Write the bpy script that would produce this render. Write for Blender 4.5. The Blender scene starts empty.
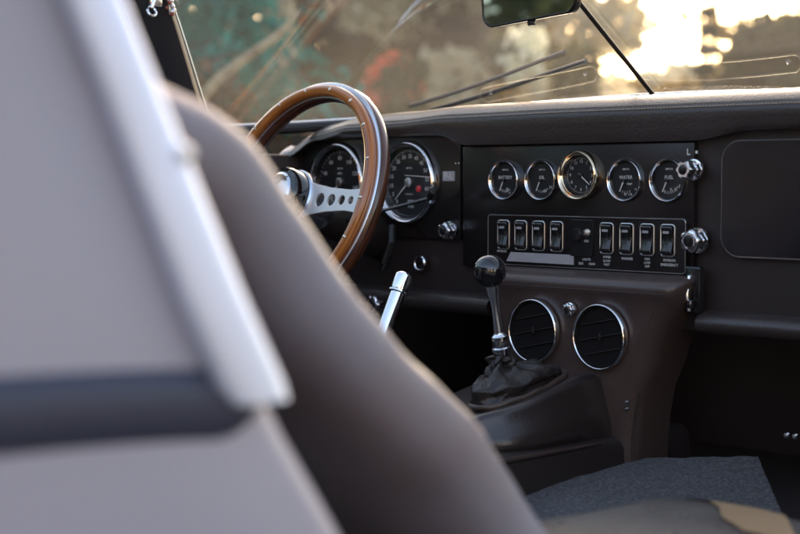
import bpy, bmesh, math, random
from mathutils import Vector, Matrix, noise
random.seed(7)
PI = math.pi
R = math.radians
H = 0.75                      # camera height above the ground; the car is laid out relative to it
scene = bpy.context.scene
C = scene.collection

# ------------------------------------------------------------------ camera
cam_d = bpy.data.cameras.new('camera'); cam = bpy.data.objects.new('camera', cam_d); C.objects.link(cam)
cam.location = (1.403, -1.675, H)
cam.rotation_euler = (R(90 - 3.27), 0, R(46.7))
cam_d.lens = 70.0; cam_d.sensor_width = 36.0
cam_d.clip_start = 0.05; cam_d.clip_end = 800
cam_d.dof.use_dof = True; cam_d.dof.focus_distance = 2.16; cam_d.dof.aperture_fstop = 3.8
cam_d.dof.aperture_blades = 9
scene.camera = cam
# ------------------------------------------------------------------ light
SUN_EL, SUN_AZ = 17.0, -38.0     # azimuth from +Y, negative towards -X
world = bpy.data.worlds.new('World'); scene.world = world; world.use_nodes = True
wn = world.node_tree.nodes; wl = world.node_tree.links
sky = wn.new('ShaderNodeTexSky'); sky.sky_type = 'NISHITA'; sky.sun_disc = False
sky.sun_elevation = R(SUN_EL); sky.sun_rotation = R(SUN_AZ); sky.air_density = 1.0; sky.dust_density = 2.0
bg = wn['Background']; tint = wn.new('ShaderNodeMix'); tint.data_type = 'RGBA'; tint.blend_type = 'MULTIPLY'; tint.inputs[0].default_value = 1.0
tint.inputs[7].default_value = (1.0, 0.86, 0.78, 1); wl.new(sky.outputs[0], tint.inputs[6]); wl.new(tint.outputs[2], bg.inputs[0]); bg.inputs[1].default_value = 0.15
sd = bpy.data.lights.new('sun', 'SUN'); so = bpy.data.objects.new('sun', sd); C.objects.link(so)
sd.energy = 2.05; sd.angle = R(0.6); sd.color = (1.0, 0.80, 0.58)
dvec = Vector((math.sin(R(SUN_AZ)) * math.cos(R(SUN_EL)), math.cos(R(SUN_AZ)) * math.cos(R(SUN_EL)), math.sin(R(SUN_EL))))
so.rotation_euler = dvec.to_track_quat('Z', 'Y').to_euler(); so.location = (-6, 12, 8)
scene.view_settings.view_transform = 'Standard'; scene.view_settings.look = 'None'
scene.view_settings.exposure = 2.3; scene.view_settings.gamma = 1.0

# ------------------------------------------------------------------ materials
def mat(name, col, rough=0.5, metal=0.0, coat=0.0, bump=None, var=None, ior=1.5, spec=0.5, coat_rough=0.05, sheen=0.0, ao=None):
    """bump=(scale, strength, distance); var=(scale, colour2, low, high)"""
    m = bpy.data.materials.new(name); m.use_nodes = True
    nt = m.node_tree; n = nt.nodes; l = nt.links; p = n['Principled BSDF']
    p.inputs['Base Color'].default_value = (*col, 1); p.inputs['Roughness'].default_value = rough
    p.inputs['Metallic'].default_value = metal; p.inputs['Coat Weight'].default_value = coat
    p.inputs['Coat Roughness'].default_value = coat_rough
    p.inputs['IOR'].default_value = ior; p.inputs['Specular IOR Level'].default_value = spec
    p.inputs['Sheen Weight'].default_value = sheen
    tc = n.new('ShaderNodeTexCoord')
    if var:
        nz = n.new('ShaderNodeTexNoise'); nz.inputs['Scale'].default_value = var[0]; nz.inputs['Detail'].default_value = 5
        l.new(tc.outputs['Object'], nz.inputs['Vector'])
        cr = n.new('ShaderNodeValToRGB'); cr.color_ramp.elements[0].position = var[2]; cr.color_ramp.elements[1].position = var[3]
        cr.color_ramp.elements[0].color = (*col, 1); cr.color_ramp.elements[1].color = (*var[1], 1)
        l.new(nz.outputs['Fac'], cr.inputs['Fac']); l.new(cr.outputs['Color'], p.inputs['Base Color'])
    if bump:
        b = n.new('ShaderNodeBump'); b.inputs['Strength'].default_value = bump[1]; b.inputs['Distance'].default_value = bump[2]
        t = n.new('ShaderNodeTexVoronoi' if bump[0] > 300 and len(bump) > 3 else 'ShaderNodeTexNoise'); t.inputs['Scale'].default_value = bump[0]
        l.new(tc.outputs['Object'], t.inputs['Vector'])
        l.new(t.outputs[0], b.inputs['Height']); l.new(b.outputs[0], p.inputs['Normal'])
        if rough > 0.15:
            nr = n.new('ShaderNodeTexNoise'); nr.inputs['Scale'].default_value = 14; nr.inputs['Detail'].default_value = 6
            l.new(tc.outputs['Object'], nr.inputs['Vector'])
            mr = n.new('ShaderNodeMapRange'); mr.inputs['To Min'].default_value = rough * 0.8; mr.inputs['To Max'].default_value = min(1, rough * 1.22)
            l.new(nr.outputs['Fac'], mr.inputs['Value']); l.new(mr.outputs[0], p.inputs['Roughness'])
    return m
leather = mat('leather_dark', (0.030, 0.022, 0.020), 0.42, bump=(700, 0.25, 0.0008, 1))
leather_pad = mat('leather_pad', (0.040, 0.030, 0.027), 0.34, coat=0.35, coat_rough=0.3, bump=(280, 0.55, 0.0014), var=(9, (0.042, 0.033, 0.030), 0.3, 0.7))
leather_seat = mat('leather_seat', (0.215, 0.205, 0.235), 0.55, bump=(420, 0.25, 0.001, 1), var=(4.5, (0.185, 0.145, 0.145), 0.42, 0.72))
leather_boot = mat('leather_boot', (0.026, 0.020, 0.018), 0.34, bump=(110, 0.6, 0.003))
leather_console = mat('leather_console', (0.058, 0.039, 0.034), 0.36, coat=0.25, coat_rough=0.25, bump=(260, 0.35, 0.0010, 1), var=(12, (0.080, 0.052, 0.043), 0.3, 0.7))
leather_pod = mat('leather_pod', (0.036, 0.026, 0.024), 0.30, coat=0.4, coat_rough=0.22, bump=(260, 0.35, 0.0010, 1))
leather_ridge_lit = mat('leather_ridge_lit', (0.070, 0.048, 0.038), 0.30, bump=(300, 0.3, 0.0008, 1))  # paler than the pod leather: the light it catches is in the colour
leather_cushion = mat('leather_cushion', (0.17, 0.16, 0.145), 0.28, bump=(300, 0.4, 0.0015, 1), var=(6, (0.095, 0.080, 0.070), 0.40, 0.70))
vinyl = mat('fascia_black', (0.0115, 0.0088, 0.0084), 0.24, bump=(900, 0.08, 0.0004, 1))
plastic = mat('switch_black', (0.014, 0.013, 0.013), 0.22, coat=0.3)
void = mat('recess_black', (0.010, 0.0085, 0.0085), 0.85, spec=0.2)
lining = mat('footwell_lining', (0.060, 0.047, 0.045), 0.9, bump=(300, 0.4, 0.001))
chrome = mat('chrome', (0.84, 0.84, 0.85), 0.07, metal=1.0, bump=(40, 0.015, 0.001))
chrome_soft = mat('chrome_satin', (0.78, 0.80, 0.84), 0.24, metal=1.0)
alu = mat('brushed_aluminium', (0.80, 0.79, 0.77), 0.32, metal=1.0, bump=(200, 0.05, 0.0005))
alu_white = mat('spoke_aluminium', (0.86, 0.84, 0.81), 0.38, metal=0.35, bump=(260, 0.06, 0.0005))
dialm = mat('dial_black', (0.012, 0.012, 0.013), 0.45)
white = mat('marking_white', (0.72, 0.71, 0.68), 0.6)
greyp = mat('label_strip_grey', (0.40, 0.39, 0.40), 0.35, bump=(60, 0.3, 0.002))
red = mat('warning_red', (0.75, 0.03, 0.04), 0.25, coat=0.5)
thread = mat('stitch_thread', (0.50, 0.44, 0.34), 0.8)
rubber = mat('rubber_seal', (0.018, 0.019, 0.024), 0.38, bump=(120, 0.1, 0.001))
paint = mat('body_paint', (0.37, 0.35, 0.395), 0.42, metal=0.0, coat=0.25, coat_rough=0.22, bump=(500, 0.02, 0.0003))
strip_m = mat('strip_bright', (0.74, 0.79, 0.93), 0.42, metal=0.6)
slatm = mat('slat_black', (0.013, 0.011, 0.011), 0.6)
beadm = mat('bead_red', (0.38, 0.10, 0.07), 0.25, coat=0.4)
dull = mat('outlet_grey', (0.30, 0.28, 0.24), 0.5, metal=0.6)
gloss = mat('lid_gloss_black', (0.008, 0.0065, 0.0065), 0.10, coat=0.2, ior=1.45)
warm_chrome = mat('bezel_warm_reflection', (0.95, 0.80, 0.60), 0.10, metal=1.0, bump=(40, 0.03, 0.001))  # chrome with a warm orange reflection put into its colour
knobm = mat('knob_black', (0.008, 0.008, 0.009), 0.06, coat=1.0)
brass = mat('rivet_metal', (0.85, 0.80, 0.68), 0.2, metal=1.0)
band = mat('trim_blue_black', (0.034, 0.038, 0.064), 0.42, bump=(200, 0.05, 0.001))
# wood with grain running round the rim
def wood_mat(name, c1, c2, rough):
    m = mat(name, c1, rough, coat=0.8, coat_rough=0.08)
    nt = m.node_tree; n = nt.nodes; l = nt.links; p = n['Principled BSDF']
    tc = n.new('ShaderNodeTexCoord')
    sx = n.new('ShaderNodeSeparateXYZ'); l.new(tc.outputs['Object'], sx.inputs[0])
    at = n.new('ShaderNodeMath'); at.operation = 'ARCTAN2'; l.new(sx.outputs[1], at.inputs[0]); l.new(sx.outputs[0], at.inputs[1])
    vl = n.new('ShaderNodeVectorMath'); vl.operation = 'LENGTH'; l.new(tc.outputs['Object'], vl.inputs[0])
    cx = n.new('ShaderNodeCombineXYZ'); 
    m1 = n.new('ShaderNodeMath'); m1.operation = 'MULTIPLY'; m1.inputs[1].default_value = 1.3; l.new(at.outputs[0], m1.inputs[0])
    m2 = n.new('ShaderNodeMath'); m2.operation = 'MULTIPLY'; m2.inputs[1].default_value = 260; l.new(vl.outputs['Value'], m2.inputs[0])
    m3 = n.new('ShaderNodeMath'); m3.operation = 'MULTIPLY'; m3.inputs[1].default_value = 260; l.new(sx.outputs[2], m3.inputs[0])
    l.new(m1.outputs[0], cx.inputs[0]); l.new(m2.outputs[0], cx.inputs[1]); l.new(m3.outputs[0], cx.inputs[2])
    nz = n.new('ShaderNodeTexNoise'); nz.inputs['Scale'].default_value = 1.0; nz.inputs['Detail'].default_value = 5; l.new(cx.outputs[0], nz.inputs['Vector'])
    cr = n.new('ShaderNodeValToRGB'); cr.color_ramp.elements[0].position = 0.35; cr.color_ramp.elements[1].position = 0.66
    cr.color_ramp.elements[0].color = (*c1, 1); cr.color_ramp.elements[1].color = (*c2, 1)
    l.new(nz.outputs['Fac'], cr.inputs['Fac']); l.new(cr.outputs['Color'], p.inputs['Base Color'])
    return m
wood = wood_mat('rim_wood', (0.56, 0.190, 0.030), (0.27, 0.070, 0.012), 0.22)
wood_dark = wood_mat('rim_wood_dark', (0.13, 0.040, 0.016), (0.045, 0.016, 0.010), 0.25)
# carpet
carpet = mat('carpet_grey', (0.022, 0.022, 0.024), 0.95, var=(240, (0.135, 0.130, 0.135), 0.46, 0.66), bump=(700, 0.8, 0.003), sheen=0.2)
# thin glass: reflection by Fresnel over clear transmission
def glass_mat(name, tint=(1, 1, 1), gain=1.0, rough=0.0, glare_film=0.0):
    m = bpy.data.materials.new(name); m.use_nodes = True; nt = m.node_tree; n = nt.nodes; l = nt.links
    n.remove(n['Principled BSDF']); out = n['Material Output']
    t = n.new('ShaderNodeBsdfTransparent'); t.inputs[0].default_value = (*tint, 1)
    g = n.new('ShaderNodeBsdfGlossy'); g.inputs['Roughness'].default_value = rough
    ge = n.new('ShaderNodeNewGeometry'); dt = n.new('ShaderNodeVectorMath'); dt.operation = 'DOT_PRODUCT'
    l.new(ge.outputs['Normal'], dt.inputs[0]); l.new(ge.outputs['Incoming'], dt.inputs[1])
    ab = n.new('ShaderNodeMath'); ab.operation = 'ABSOLUTE'; l.new(dt.outputs['Value'], ab.inputs[0])
    om = n.new('ShaderNodeMath'); om.operation = 'SUBTRACT'; om.inputs[0].default_value = 1.0; l.new(ab.outputs[0], om.inputs[1])
    pw = n.new('ShaderNodeMath'); pw.operation = 'POWER'; pw.inputs[1].default_value = 5.0; l.new(om.outputs[0], pw.inputs[0])
    f = n.new('ShaderNodeMath'); f.operation = 'MULTIPLY_ADD'; f.inputs[1].default_value = 0.92; f.inputs[2].default_value = 0.06; l.new(pw.outputs[0], f.inputs[0])
    mu = n.new('ShaderNodeMath'); mu.operation = 'MULTIPLY'; mu.inputs[1].default_value = gain; mu.use_clamp = True
    mx = n.new('ShaderNodeMixShader'); l.new(f.outputs[0], mu.inputs[0]); l.new(mu.outputs[0], mx.inputs[0])
    l.new(t.outputs[0], mx.inputs[1]); l.new(g.outputs[0], mx.inputs[2]); l.new(mx.outputs[0], out.inputs[0])
    if glare_film:      # pale film added to the pane for the hazy glow of glare
        d1 = n.new('ShaderNodeBsdfTranslucent'); d2 = n.new('ShaderNodeBsdfDiffuse'); d1.inputs[0].default_value = d2.inputs[0].default_value = (0.75, 0.70, 0.60, 1)
        dm = n.new('ShaderNodeMixShader'); l.new(d1.outputs[0], dm.inputs[1]); l.new(d2.outputs[0], dm.inputs[2])
        tc = n.new('ShaderNodeTexCoord'); nz = n.new('ShaderNodeTexNoise'); nz.inputs['Scale'].default_value = 5.0; nz.inputs['Detail'].default_value = 6
        l.new(tc.outputs['Object'], nz.inputs['Vector']); mr = n.new('ShaderNodeMapRange'); mr.inputs['To Min'].default_value = glare_film * 0.5; mr.inputs['To Max'].default_value = glare_film * 1.5
        l.new(nz.outputs['Fac'], mr.inputs['Value']); m3 = n.new('ShaderNodeMixShader'); l.new(mr.outputs[0], m3.inputs[0])
        l.new(mx.outputs[0], m3.inputs[1]); l.new(dm.outputs[0], m3.inputs[2]); l.new(m3.outputs[0], out.inputs[0])
    return m
gauge_glass = glass_mat('gauge_glass', (0.97, 0.97, 0.97), 0.45)
screen_glass = glass_mat('windscreen_glass', (0.93, 0.97, 0.94), 3.0, glare_film=0.08)
door_glass = glass_mat('door_glass', (0.85, 0.92, 0.9), 1.5)
mirror_m = mat('mirror_silver', (0.85, 0.92, 0.88), 0.02, metal=1.0)

# ------------------------------------------------------------------ mesh helpers
WM = {}
def link(name, me, material, parent=None, M=None, smooth=True, sharp=35):
    o = bpy.data.objects.new(name, me); C.objects.link(o)
    if material: me.materials.append(material)
    M = M or Matrix.Identity(4)
    WM[o] = M
    if parent:
        o.parent = parent; o.matrix_local = WM[parent].inverted() @ M
    else: o.matrix_local = M
    if smooth:
        me.polygons.foreach_set('use_smooth', [True] * len(me.polygons))
        if sharp and hasattr(me, 'set_sharp_from_angle'): me.set_sharp_from_angle(angle=R(sharp))
    me.update()
    return o
def empty(name, M=None, parent=None):
    o = bpy.data.objects.new(name, None); C.objects.link(o); M = M or Matrix.Identity(4); WM[o] = M
    if parent: o.parent = parent; o.matrix_local = WM[parent].inverted() @ M
    else: o.matrix_local = M
    o.empty_display_size = 0.1
    return o
def tag(o, label=None, cat=None, group=None, kind=None):
    for k, v in (('label', label), ('category', cat), ('group', group), ('kind', kind)):
        if v: o[k] = v
    return o
T = lambda x, y, z: Matrix.Translation((x, y, z))
def P(x, y, z): return Vector((x, y, z + H))          # car layout point -> world
class MB:
    def __init__(s): s.v = []; s.f = []
    def add(s, vs, fs, M=None):
        k = len(s.v)
        s.v += [tuple(M @ Vector(p)) if M else tuple(p) for p in vs]
        s.f += [tuple(i + k for i in f) for f in fs]; return s
    def box(s, c, d, M=None, bevel=0.0, seg=2):
        bm = bmesh.new(); bmesh.ops.create_cube(bm, size=1.0)
        for v in bm.verts: v.co = Vector((c[0] + v.co.x * d[0], c[1] + v.co.y * d[1], c[2] + v.co.z * d[2]))
        if bevel: bmesh.ops.bevel(bm, geom=list(bm.edges), offset=bevel, segments=seg, profile=0.5, affect='EDGES')
        bm.verts.index_update()
        s.add([v.co[:] for v in bm.verts], [[v.index for v in f.verts] for f in bm.faces], M); bm.free(); return s
    def lathe(s, prof, n=40, M=None, close=False, sx=1, sy=1):
        """prof: (radius, height along local z)"""
        vs = []; fs = []; m = len(prof)
        for i in range(n):
            a = 2 * PI * i / n
            for r, h in prof: vs.append((r * math.cos(a) * sx, r * math.sin(a) * sy, h))
        for i in range(n):
            j = (i + 1) % n
            for k in range(m if close else m - 1):
                q = (k + 1) % m
                fs.append((i * m + k, j * m + k, j * m + q, i * m + q))
        return s.add(vs, fs, M)
    def disc(s, r, h=0, n=40, M=None, flip=False):
        vs = [(r * math.cos(2 * PI * i / n), r * math.sin(2 * PI * i / n), h) for i in range(n)]
        return s.add(vs, [tuple(range(n))], M)
    def torus(s, R0, rr, rz=None, n=72, m=14, h=0, M=None):
        rz = rz or rr
        return s.lathe([(R0 + rr * math.cos(2 * PI * k / m), h + rz * math.sin(2 * PI * k / m)) for k in range(m)], n, M, close=True)
    def tube(s, pts, rad, n=12, M=None, caps=True):
        pts = [Vector(p) for p in pts]; k = len(pts)
        if not hasattr(rad, '__len__'): rad = [rad] * k
        vs = []; fs = []; prev = None
        for i, p in enumerate(pts):
            t = (pts[min(i + 1, k - 1)] - pts[max(i - 1, 0)]).normalized()
            if prev is None: u = t.orthogonal().normalized()
            else: u = (prev - t * prev.dot(t)).normalized()
            prev = u; w = t.cross(u)
            for j in range(n):
                a = 2 * PI * j / n; vs.append(p + (u * math.cos(a) + w * math.sin(a)) * rad[i])
        for i in range(k - 1):
            for j in range(n):
                q = (j + 1) % n; fs.append((i * n + j, i * n + q, (i + 1) * n + q, (i + 1) * n + j))
        if caps: fs.append(tuple(range(n))[::-1]); fs.append(tuple((k - 1) * n + j for j in range(n)))
        return s.add(vs, fs, M)
    def loft(s, secs, closed=True, caps=True, M=None):
        n = len(secs[0]); vs = [p for q in secs for p in q]; fs = []
        for i in range(len(secs) - 1):
            for j in range(n if closed else n - 1):
                q = (j + 1) % n; fs.append((i * n + j, (i + 1) * n + j, (i + 1) * n + q, i * n + q))
        if caps and closed: fs.append(tuple(range(n))); fs.append(tuple((len(secs) - 1) * n + j for j in range(n))[::-1])
        return s.add(vs, fs, M)
    def build(s, name, material, parent=None, M=None, smooth=True, sharp=35, world=False):
        """world=True: the vertices are already in world space"""
        me = bpy.data.meshes.new(name)
        vs = s.v
        if world and M: inv = M.inverted(); vs = [tuple(inv @ Vector(p)) for p in vs]
        me.from_pydata(vs, [], s.f)
        bm = bmesh.new(); bm.from_mesh(me); bmesh.ops.recalc_face_normals(bm, faces=bm.faces); bm.to_mesh(me); bm.free()
        return link(name, me, material, parent, M, smooth, sharp)
def text_mesh(s, size, ax='CENTER'):
    cu = bpy.data.curves.new('t', 'FONT'); cu.body = s; cu.size = size; cu.align_x = ax; cu.align_y = 'CENTER'; cu.resolution_u = 2
    cu.offset = size * 0.012
    o = bpy.data.objects.new('t', cu); C.objects.link(o)
    dg = bpy.context.evaluated_depsgraph_get(); me = bpy.data.meshes.new_from_object(o.evaluated_get(dg))
    vs = [v.co[:] for v in me.vertices]; fs = [tuple(p.vertices) for p in me.polygons]
    bpy.data.objects.remove(o); bpy.data.curves.remove(cu); bpy.data.meshes.remove(me)
    return vs, fs
def flat_shape(outer, holes, thick):
    """outline with holes filled as a plate, by a 2D curve"""
    cu = bpy.data.curves.new('s', 'CURVE'); cu.dimensions = '2D'; cu.fill_mode = 'BOTH'; cu.extrude = thick / 2; cu.bevel_depth = 0.0005; cu.bevel_resolution = 1
    for ring in [outer] + holes:
        sp = cu.splines.new('POLY'); sp.points.add(len(ring) - 1); sp.use_cyclic_u = True
        for p, q in zip(sp.points, ring): p.co = (q[0], q[1], 0, 1)
    o = bpy.data.objects.new('s', cu); C.objects.link(o)
    dg = bpy.context.evaluated_depsgraph_get(); me = bpy.data.meshes.new_from_object(o.evaluated_get(dg))
    vs = [v.co[:] for v in me.vertices]; fs = [tuple(p.vertices) for p in me.polygons]
    bpy.data.objects.remove(o); bpy.data.curves.remove(cu); bpy.data.meshes.remove(me)
    return vs, fs
def face_M(x, z, y=0.0):      # local x -> car right, local y -> up, local z -> towards the seats
    return Matrix(((1, 0, 0, x), (0, 0, -1, y), (0, 1, 0, z + H), (0, 0, 0, 1)))
def rrect(w, h, r, n=5):
    out = []
    for cx, cy, a0 in ((w / 2 - r, h / 2 - r, 0), (-w / 2 + r, h / 2 - r, 90), (-w / 2 + r, -h / 2 + r, 180), (w / 2 - r, -h / 2 + r, 270)):
        for i in range(n + 1): a = R(a0 + 90 * i / n); out.append((cx + r * math.cos(a), cy + r * math.sin(a)))
    return out
def smoothstep(a, b, x):
    t = max(0, min(1, (x - a) / (b - a))); return t * t * (3 - 2 * t)
def interp(tab, x):
    if x <= tab[0][0]: return tab[0][1]
    for (a, p), (b, q) in zip(tab, tab[1:]):
        if x <= b:
            t = (x - a) / (b - a); t = t * t * (3 - 2 * t) if len(tab) > 2 else t
            return p + (q - p) * t
    return tab[-1][1]

# ================================================================== SETTING
gm = mat('ground_grass', (0.050, 0.055, 0.022), 0.95, var=(0.8, (0.11, 0.085, 0.045), 0.38, 0.62), bump=(18, 0.6, 0.03))
me = MB(); me.add([(-400, -400, 0), (400, -400, 0), (400, 400, 0), (-400, 400, 0)], [(0, 1, 2, 3)])
tag(me.build('ground', gm, smooth=False), 'grassy brown ground around the parked car', 'ground', kind='structure')
dm = mat('driveway_gravel', (0.10, 0.095, 0.09), 0.95, var=(60, (0.19, 0.18, 0.165), 0.35, 0.65), bump=(70, 0.8, 0.02))
me = MB(); me.add([(-2.6, -6, 0.004), (2.9, -6, 0.004), (2.7, 6.5, 0.004), (-2.4, 6.5, 0.004)], [(0, 1, 2, 3)])
tag(me.build('driveway', dm, smooth=False), 'grey gravel drive beneath the car', 'driveway', kind='structure')

# ================================================================== CAR
car = empty('sports_car', T(0, 0, 0))
tag(car, 'pale grey vintage sports car seen inside, with wood rimmed steering wheel and black dashboard', 'car')

# ---- outer body -----------------------------------------------------
def xs(y, z):      # outer skin of the right flank
    return 0.724 + 0.028 * math.sin(max(0, min(PI, (0.05 - z) * 3.4))) - 0.55 * max(0, z - 0.12) ** 1.5 * 1.6
# upper quarter panel (beside the rear window line) and lower flank with the shut edge
front = [(-0.62, -0.93), (-0.50, -0.965), (-0.35, -1.02), (-0.26, -1.058), (-0.204, -1.090), (-0.15, -1.124), (-0.122, -1.142), (-0.06, -1.166), (0.0, -1.194), (0.05, -1.219), (0.09, -1.240), (0.16, -1.272), (0.25, -1.310), (0.34, -1.338), (0.41, -1.352)]
def quarter(z0, z1, side, name):
    m = MB(); secs = []
    zs = [z0 + (z1 - z0) * i / 26 for i in range(27)]
    for z in zs:
        yf = interp(front, z) if False else None
        for (a, p), (b, q) in zip(front, front[1:]):
            if a <= z <= b: yf = p + (q - p) * (z - a) / (b - a)
        if yf is None: yf = front[0][1] if z < front[0][0] else front[-1][1]
        X = xs(yf, z); row = [P(side * (X - 0.10), yf - 0.035, z), P(side * (X - 0.055), yf - 0.006, z), P(side * (X - 0.028), yf - 0.001, z), P(side * (X - 0.012), yf - 0.003, z), P(side * (X - 0.003), yf - 0.010, z), P(side * X, yf - 0.022, z)]
        for k in range(1, 13): row.append(P(side * (X - 0.012 * (k / 12) ** 2), yf - 0.022 - k * 0.09, z))
        secs.append(row)
    m.loft(secs, closed=False, caps=False)
    return m.build(name, paint, car, smooth=True, sharp=60)
quarter(-0.62, 0.41, 1, 'quarter_panel')
quarter(-0.62, 0.41, -1, 'quarter_panel')
# dark waist band lying on the flank, ends rounded behind the strip
m = MB(); secs = []
for i in range(30):
    t = (i / 29) ** 2.6; y = -1.160 - 0.95 * t
    hw = 0.0205 * min(1, math.sqrt(max(0.0, 1 - (1 - min(1, t / 0.035)) ** 2)) + 0.05)
    zc = -0.1235 + 0.0125 * (1 - math.exp(-t * 9)) ; d = 0.012
    X = xs(y, zc) - 0.004
    secs.append([P(X + d * 0.9 * math.cos(a) if math.cos(a) > 0 else X, y, zc + hw * math.sin(a)) for a in [(-90 + 15 * k) * PI / 180 for k in range(13)]])
m.loft(secs, closed=True)
m.build('waist_band', band, car)
# bright window-frame strip
m = MB(); secs = []
strip = [(-0.120, -1.160, 0.0205), (-0.110, -1.166, 0.0215), (-0.06, -1.189, 0.0200), (0.0, -1.213, 0.0185), (0.045, -1.231, 0.0175), (0.09, -1.252, 0.0170), (0.16, -1.285, 0.0165), (0.25, -1.322, 0.016), (0.34, -1.35, 0.016), (0.41, -1.365, 0.016)]
for i, (z, y, hw) in enumerate(strip):
    X = xs(y, z) + 0.006
    if i == 0: hw *= 0.90
    secs.append([P(X + 0.008 * math.copysign(abs(math.sin(a)) ** .6, math.sin(a)), y + hw * math.copysign(abs(math.cos(a)) ** .6, math.cos(a)), z) for a in [2 * PI * k / 20 for k in range(20)]])
m.loft(secs); st = m.build('window_frame_strip', strip_m, car, sharp=50)
m = MB(); m.lathe([(0.0001, 0.007), (0.004, 0.006), (0.0055, 0.003), (0.006, 0)], 16, Matrix.Translation(P(xs(-1.2, 0.005) + 0.010, -1.204, 0.012)) @ Matrix.Rotation(R(90), 4, 'Y'))
m.build('strip_stud', alu, st)
# roof and header
m = MB(); secs = []
for i in range(15):
    y = -2.3 + i * (2.3 - 1.30) / 14
    zc = 0.435 - 0.10 * ((y + 1.0) / 1.3) ** 2 * (1 if y < -1.0 else 0.55)
    row = []
    for k in range(21):
        t = -1 + k / 10; row.append(P(0.60 * t, y, zc - 0.055 * abs(t) ** 3.2))
    for k in range(20, -1, -1):
        t = -1 + k / 10; row.append(P(0.595 * t, y, zc - 0.018 - 0.055 * abs(t) ** 3.2))
    secs.append(row)
m.loft(secs); m.build('roof', paint, car)
# sills, doors (left), rear bulkhead, bonnet
m = MB(); m.box((-0.70, -0.60, -0.20 + H), (0.055, 1.15, 0.46), bevel=0.02, seg=3); dl = m.build('door', paint, car)
m = MB(); m.box((-0.668, -0.60, -0.18 + H), (0.012, 1.10, 0.42), bevel=0.005); m.build('door_lining', leather, dl)
m = MB(); m.add([P(-0.69, -0.22, 0.03), P(-0.69, -1.15, 0.03), P(-0.62, -1.08, 0.37), P(-0.63, -0.36, 0.36)], [(0, 1, 2, 3)]); m.build('window_glass', door_glass, dl, smooth=False)
for s in (-1, 1):
    m = MB(); m.box((s * 0.70, -0.45, -0.50 + H), (0.11, 1.5, 0.10), bevel=0.02, seg=3); m.build('sill', paint, car)
m = MB(); m.box((0, -1.32, -0.15 + H), (1.36, 0.05, 0.60), bevel=0.02); m.build('rear_bulkhead', lining, car)
m = MB(); secs = []
for i in range(17):
    y = (0.20, 0.36, 0.52)[i] if i < 3 else 0.52 + (i - 2) * 0.17; t = max(0, y - 0.2) / 2.7
    w = 0.74 - 0.22 * t ** 2; zc = 0.055 - 0.28 * t ** 2.2
    row = []
    for k in range(25):
        u = -1 + k / 12
        bul = 0.028 * math.exp(-(u / 0.32) ** 4) * (1 - t ** 3)
        row.append(P(w * u, y, zc + bul - (0.16 + 0.12 * t) * abs(u) ** 3.4))
    zb_ = -0.42 if i > 2 else 0.0
    if i > 2: row += [P(w, y, -0.42), P(-w, y, -0.42)]
    else: row += [P(w * 0.98, y, -0.12 - 0.10), P(w * 0.96, y, -0.12 - 0.11)] 
    secs.append(row)
cowl = MB(); cowl.loft([q[:25] for q in secs[:3]], closed=False, caps=False); bon = None
m.loft(secs[2:3] and [secs[2][:25] + [P(0.73, 0.521, -0.42), P(-0.73, 0.521, -0.42)]] + secs[3:]); bon = m.build('bonnet', paint, car, sharp=50)
cowl.build('scuttle', paint, car)

# ---- floor, footwells ---------------------------------------------------
m = MB(); m.box((0, -0.45, -0.46 + H), (1.34, 1.9, 0.03)); m.build('floor_pan', lining, car, smooth=False)
m = MB(); m.box((0, 0.50, -0.215 + H), (1.34, 0.03, 0.47)); m.build('bulkhead', lining, car, smooth=False)
for s in (-1, 1):
    m = MB(); m.box((s * 0.645, 0.12, -0.20 + H), (0.03, 0.74, 0.48), bevel=0.006); m.build('kick_panel', lining, car)
CTR, CBR = (0.262, 0.040, -0.362), (0.398, -0.112, -0.395)
m = MB()        # carpet in the passenger footwell, rising a little to the front
gx, gy = 40, 30
vs = []; fs = []
for j in range(gy + 1):
    v = j / gy
    for i in range(gx + 1):
        u = i / gx
        BL, TL, TR, BR = (0.104, -0.64, -0.430), (0.113, -0.015, -0.376), CTR, CBR
        x, y, z = [(BL[q] * (1 - u) + BR[q] * u) * (1 - v) + (TL[q] * (1 - u) + TR[q] * u) * v for q in range(3)]
        z += 0.0016 * noise.noise((x * 60, y * 60, 0)) + 0.004 * noise.noise((x * 9, y * 9, 3))
        vs.append(P(x, y, z))
for j in range(gy):
    for i in range(gx):
        a = j * (gx + 1) + i; fs.append((a, a + 1, a + gx + 2, a + gx + 1))
# thickness: skirt
vb = [p - Vector((0, 0, 0.012)) for p in vs]; nV = len(vs)
edge = [i for i in range(gx + 1)] + [(j) * (gx + 1) + gx for j in range(1, gy + 1)] + [gy * (gx + 1) + i for i in range(gx - 1, -1, -1)] + [j * (gx + 1) for j in range(gy - 1, 0, -1)]
fs += [(a, a + nV, b + nV, b) for a, b in zip(edge, edge[1:] + edge[:1])]
m.add(vs + vb, fs); m.build('carpet', carpet, car, sharp=60)
for px in (0.318, 0.330):
    m = MB(); m.lathe([(0.0001, 0.004), (0.003, 0.003), (0.004, 0)], 12, face_M(px, -0.325, 0.02)); m.build('carpet_stud', chrome, car)

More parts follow.
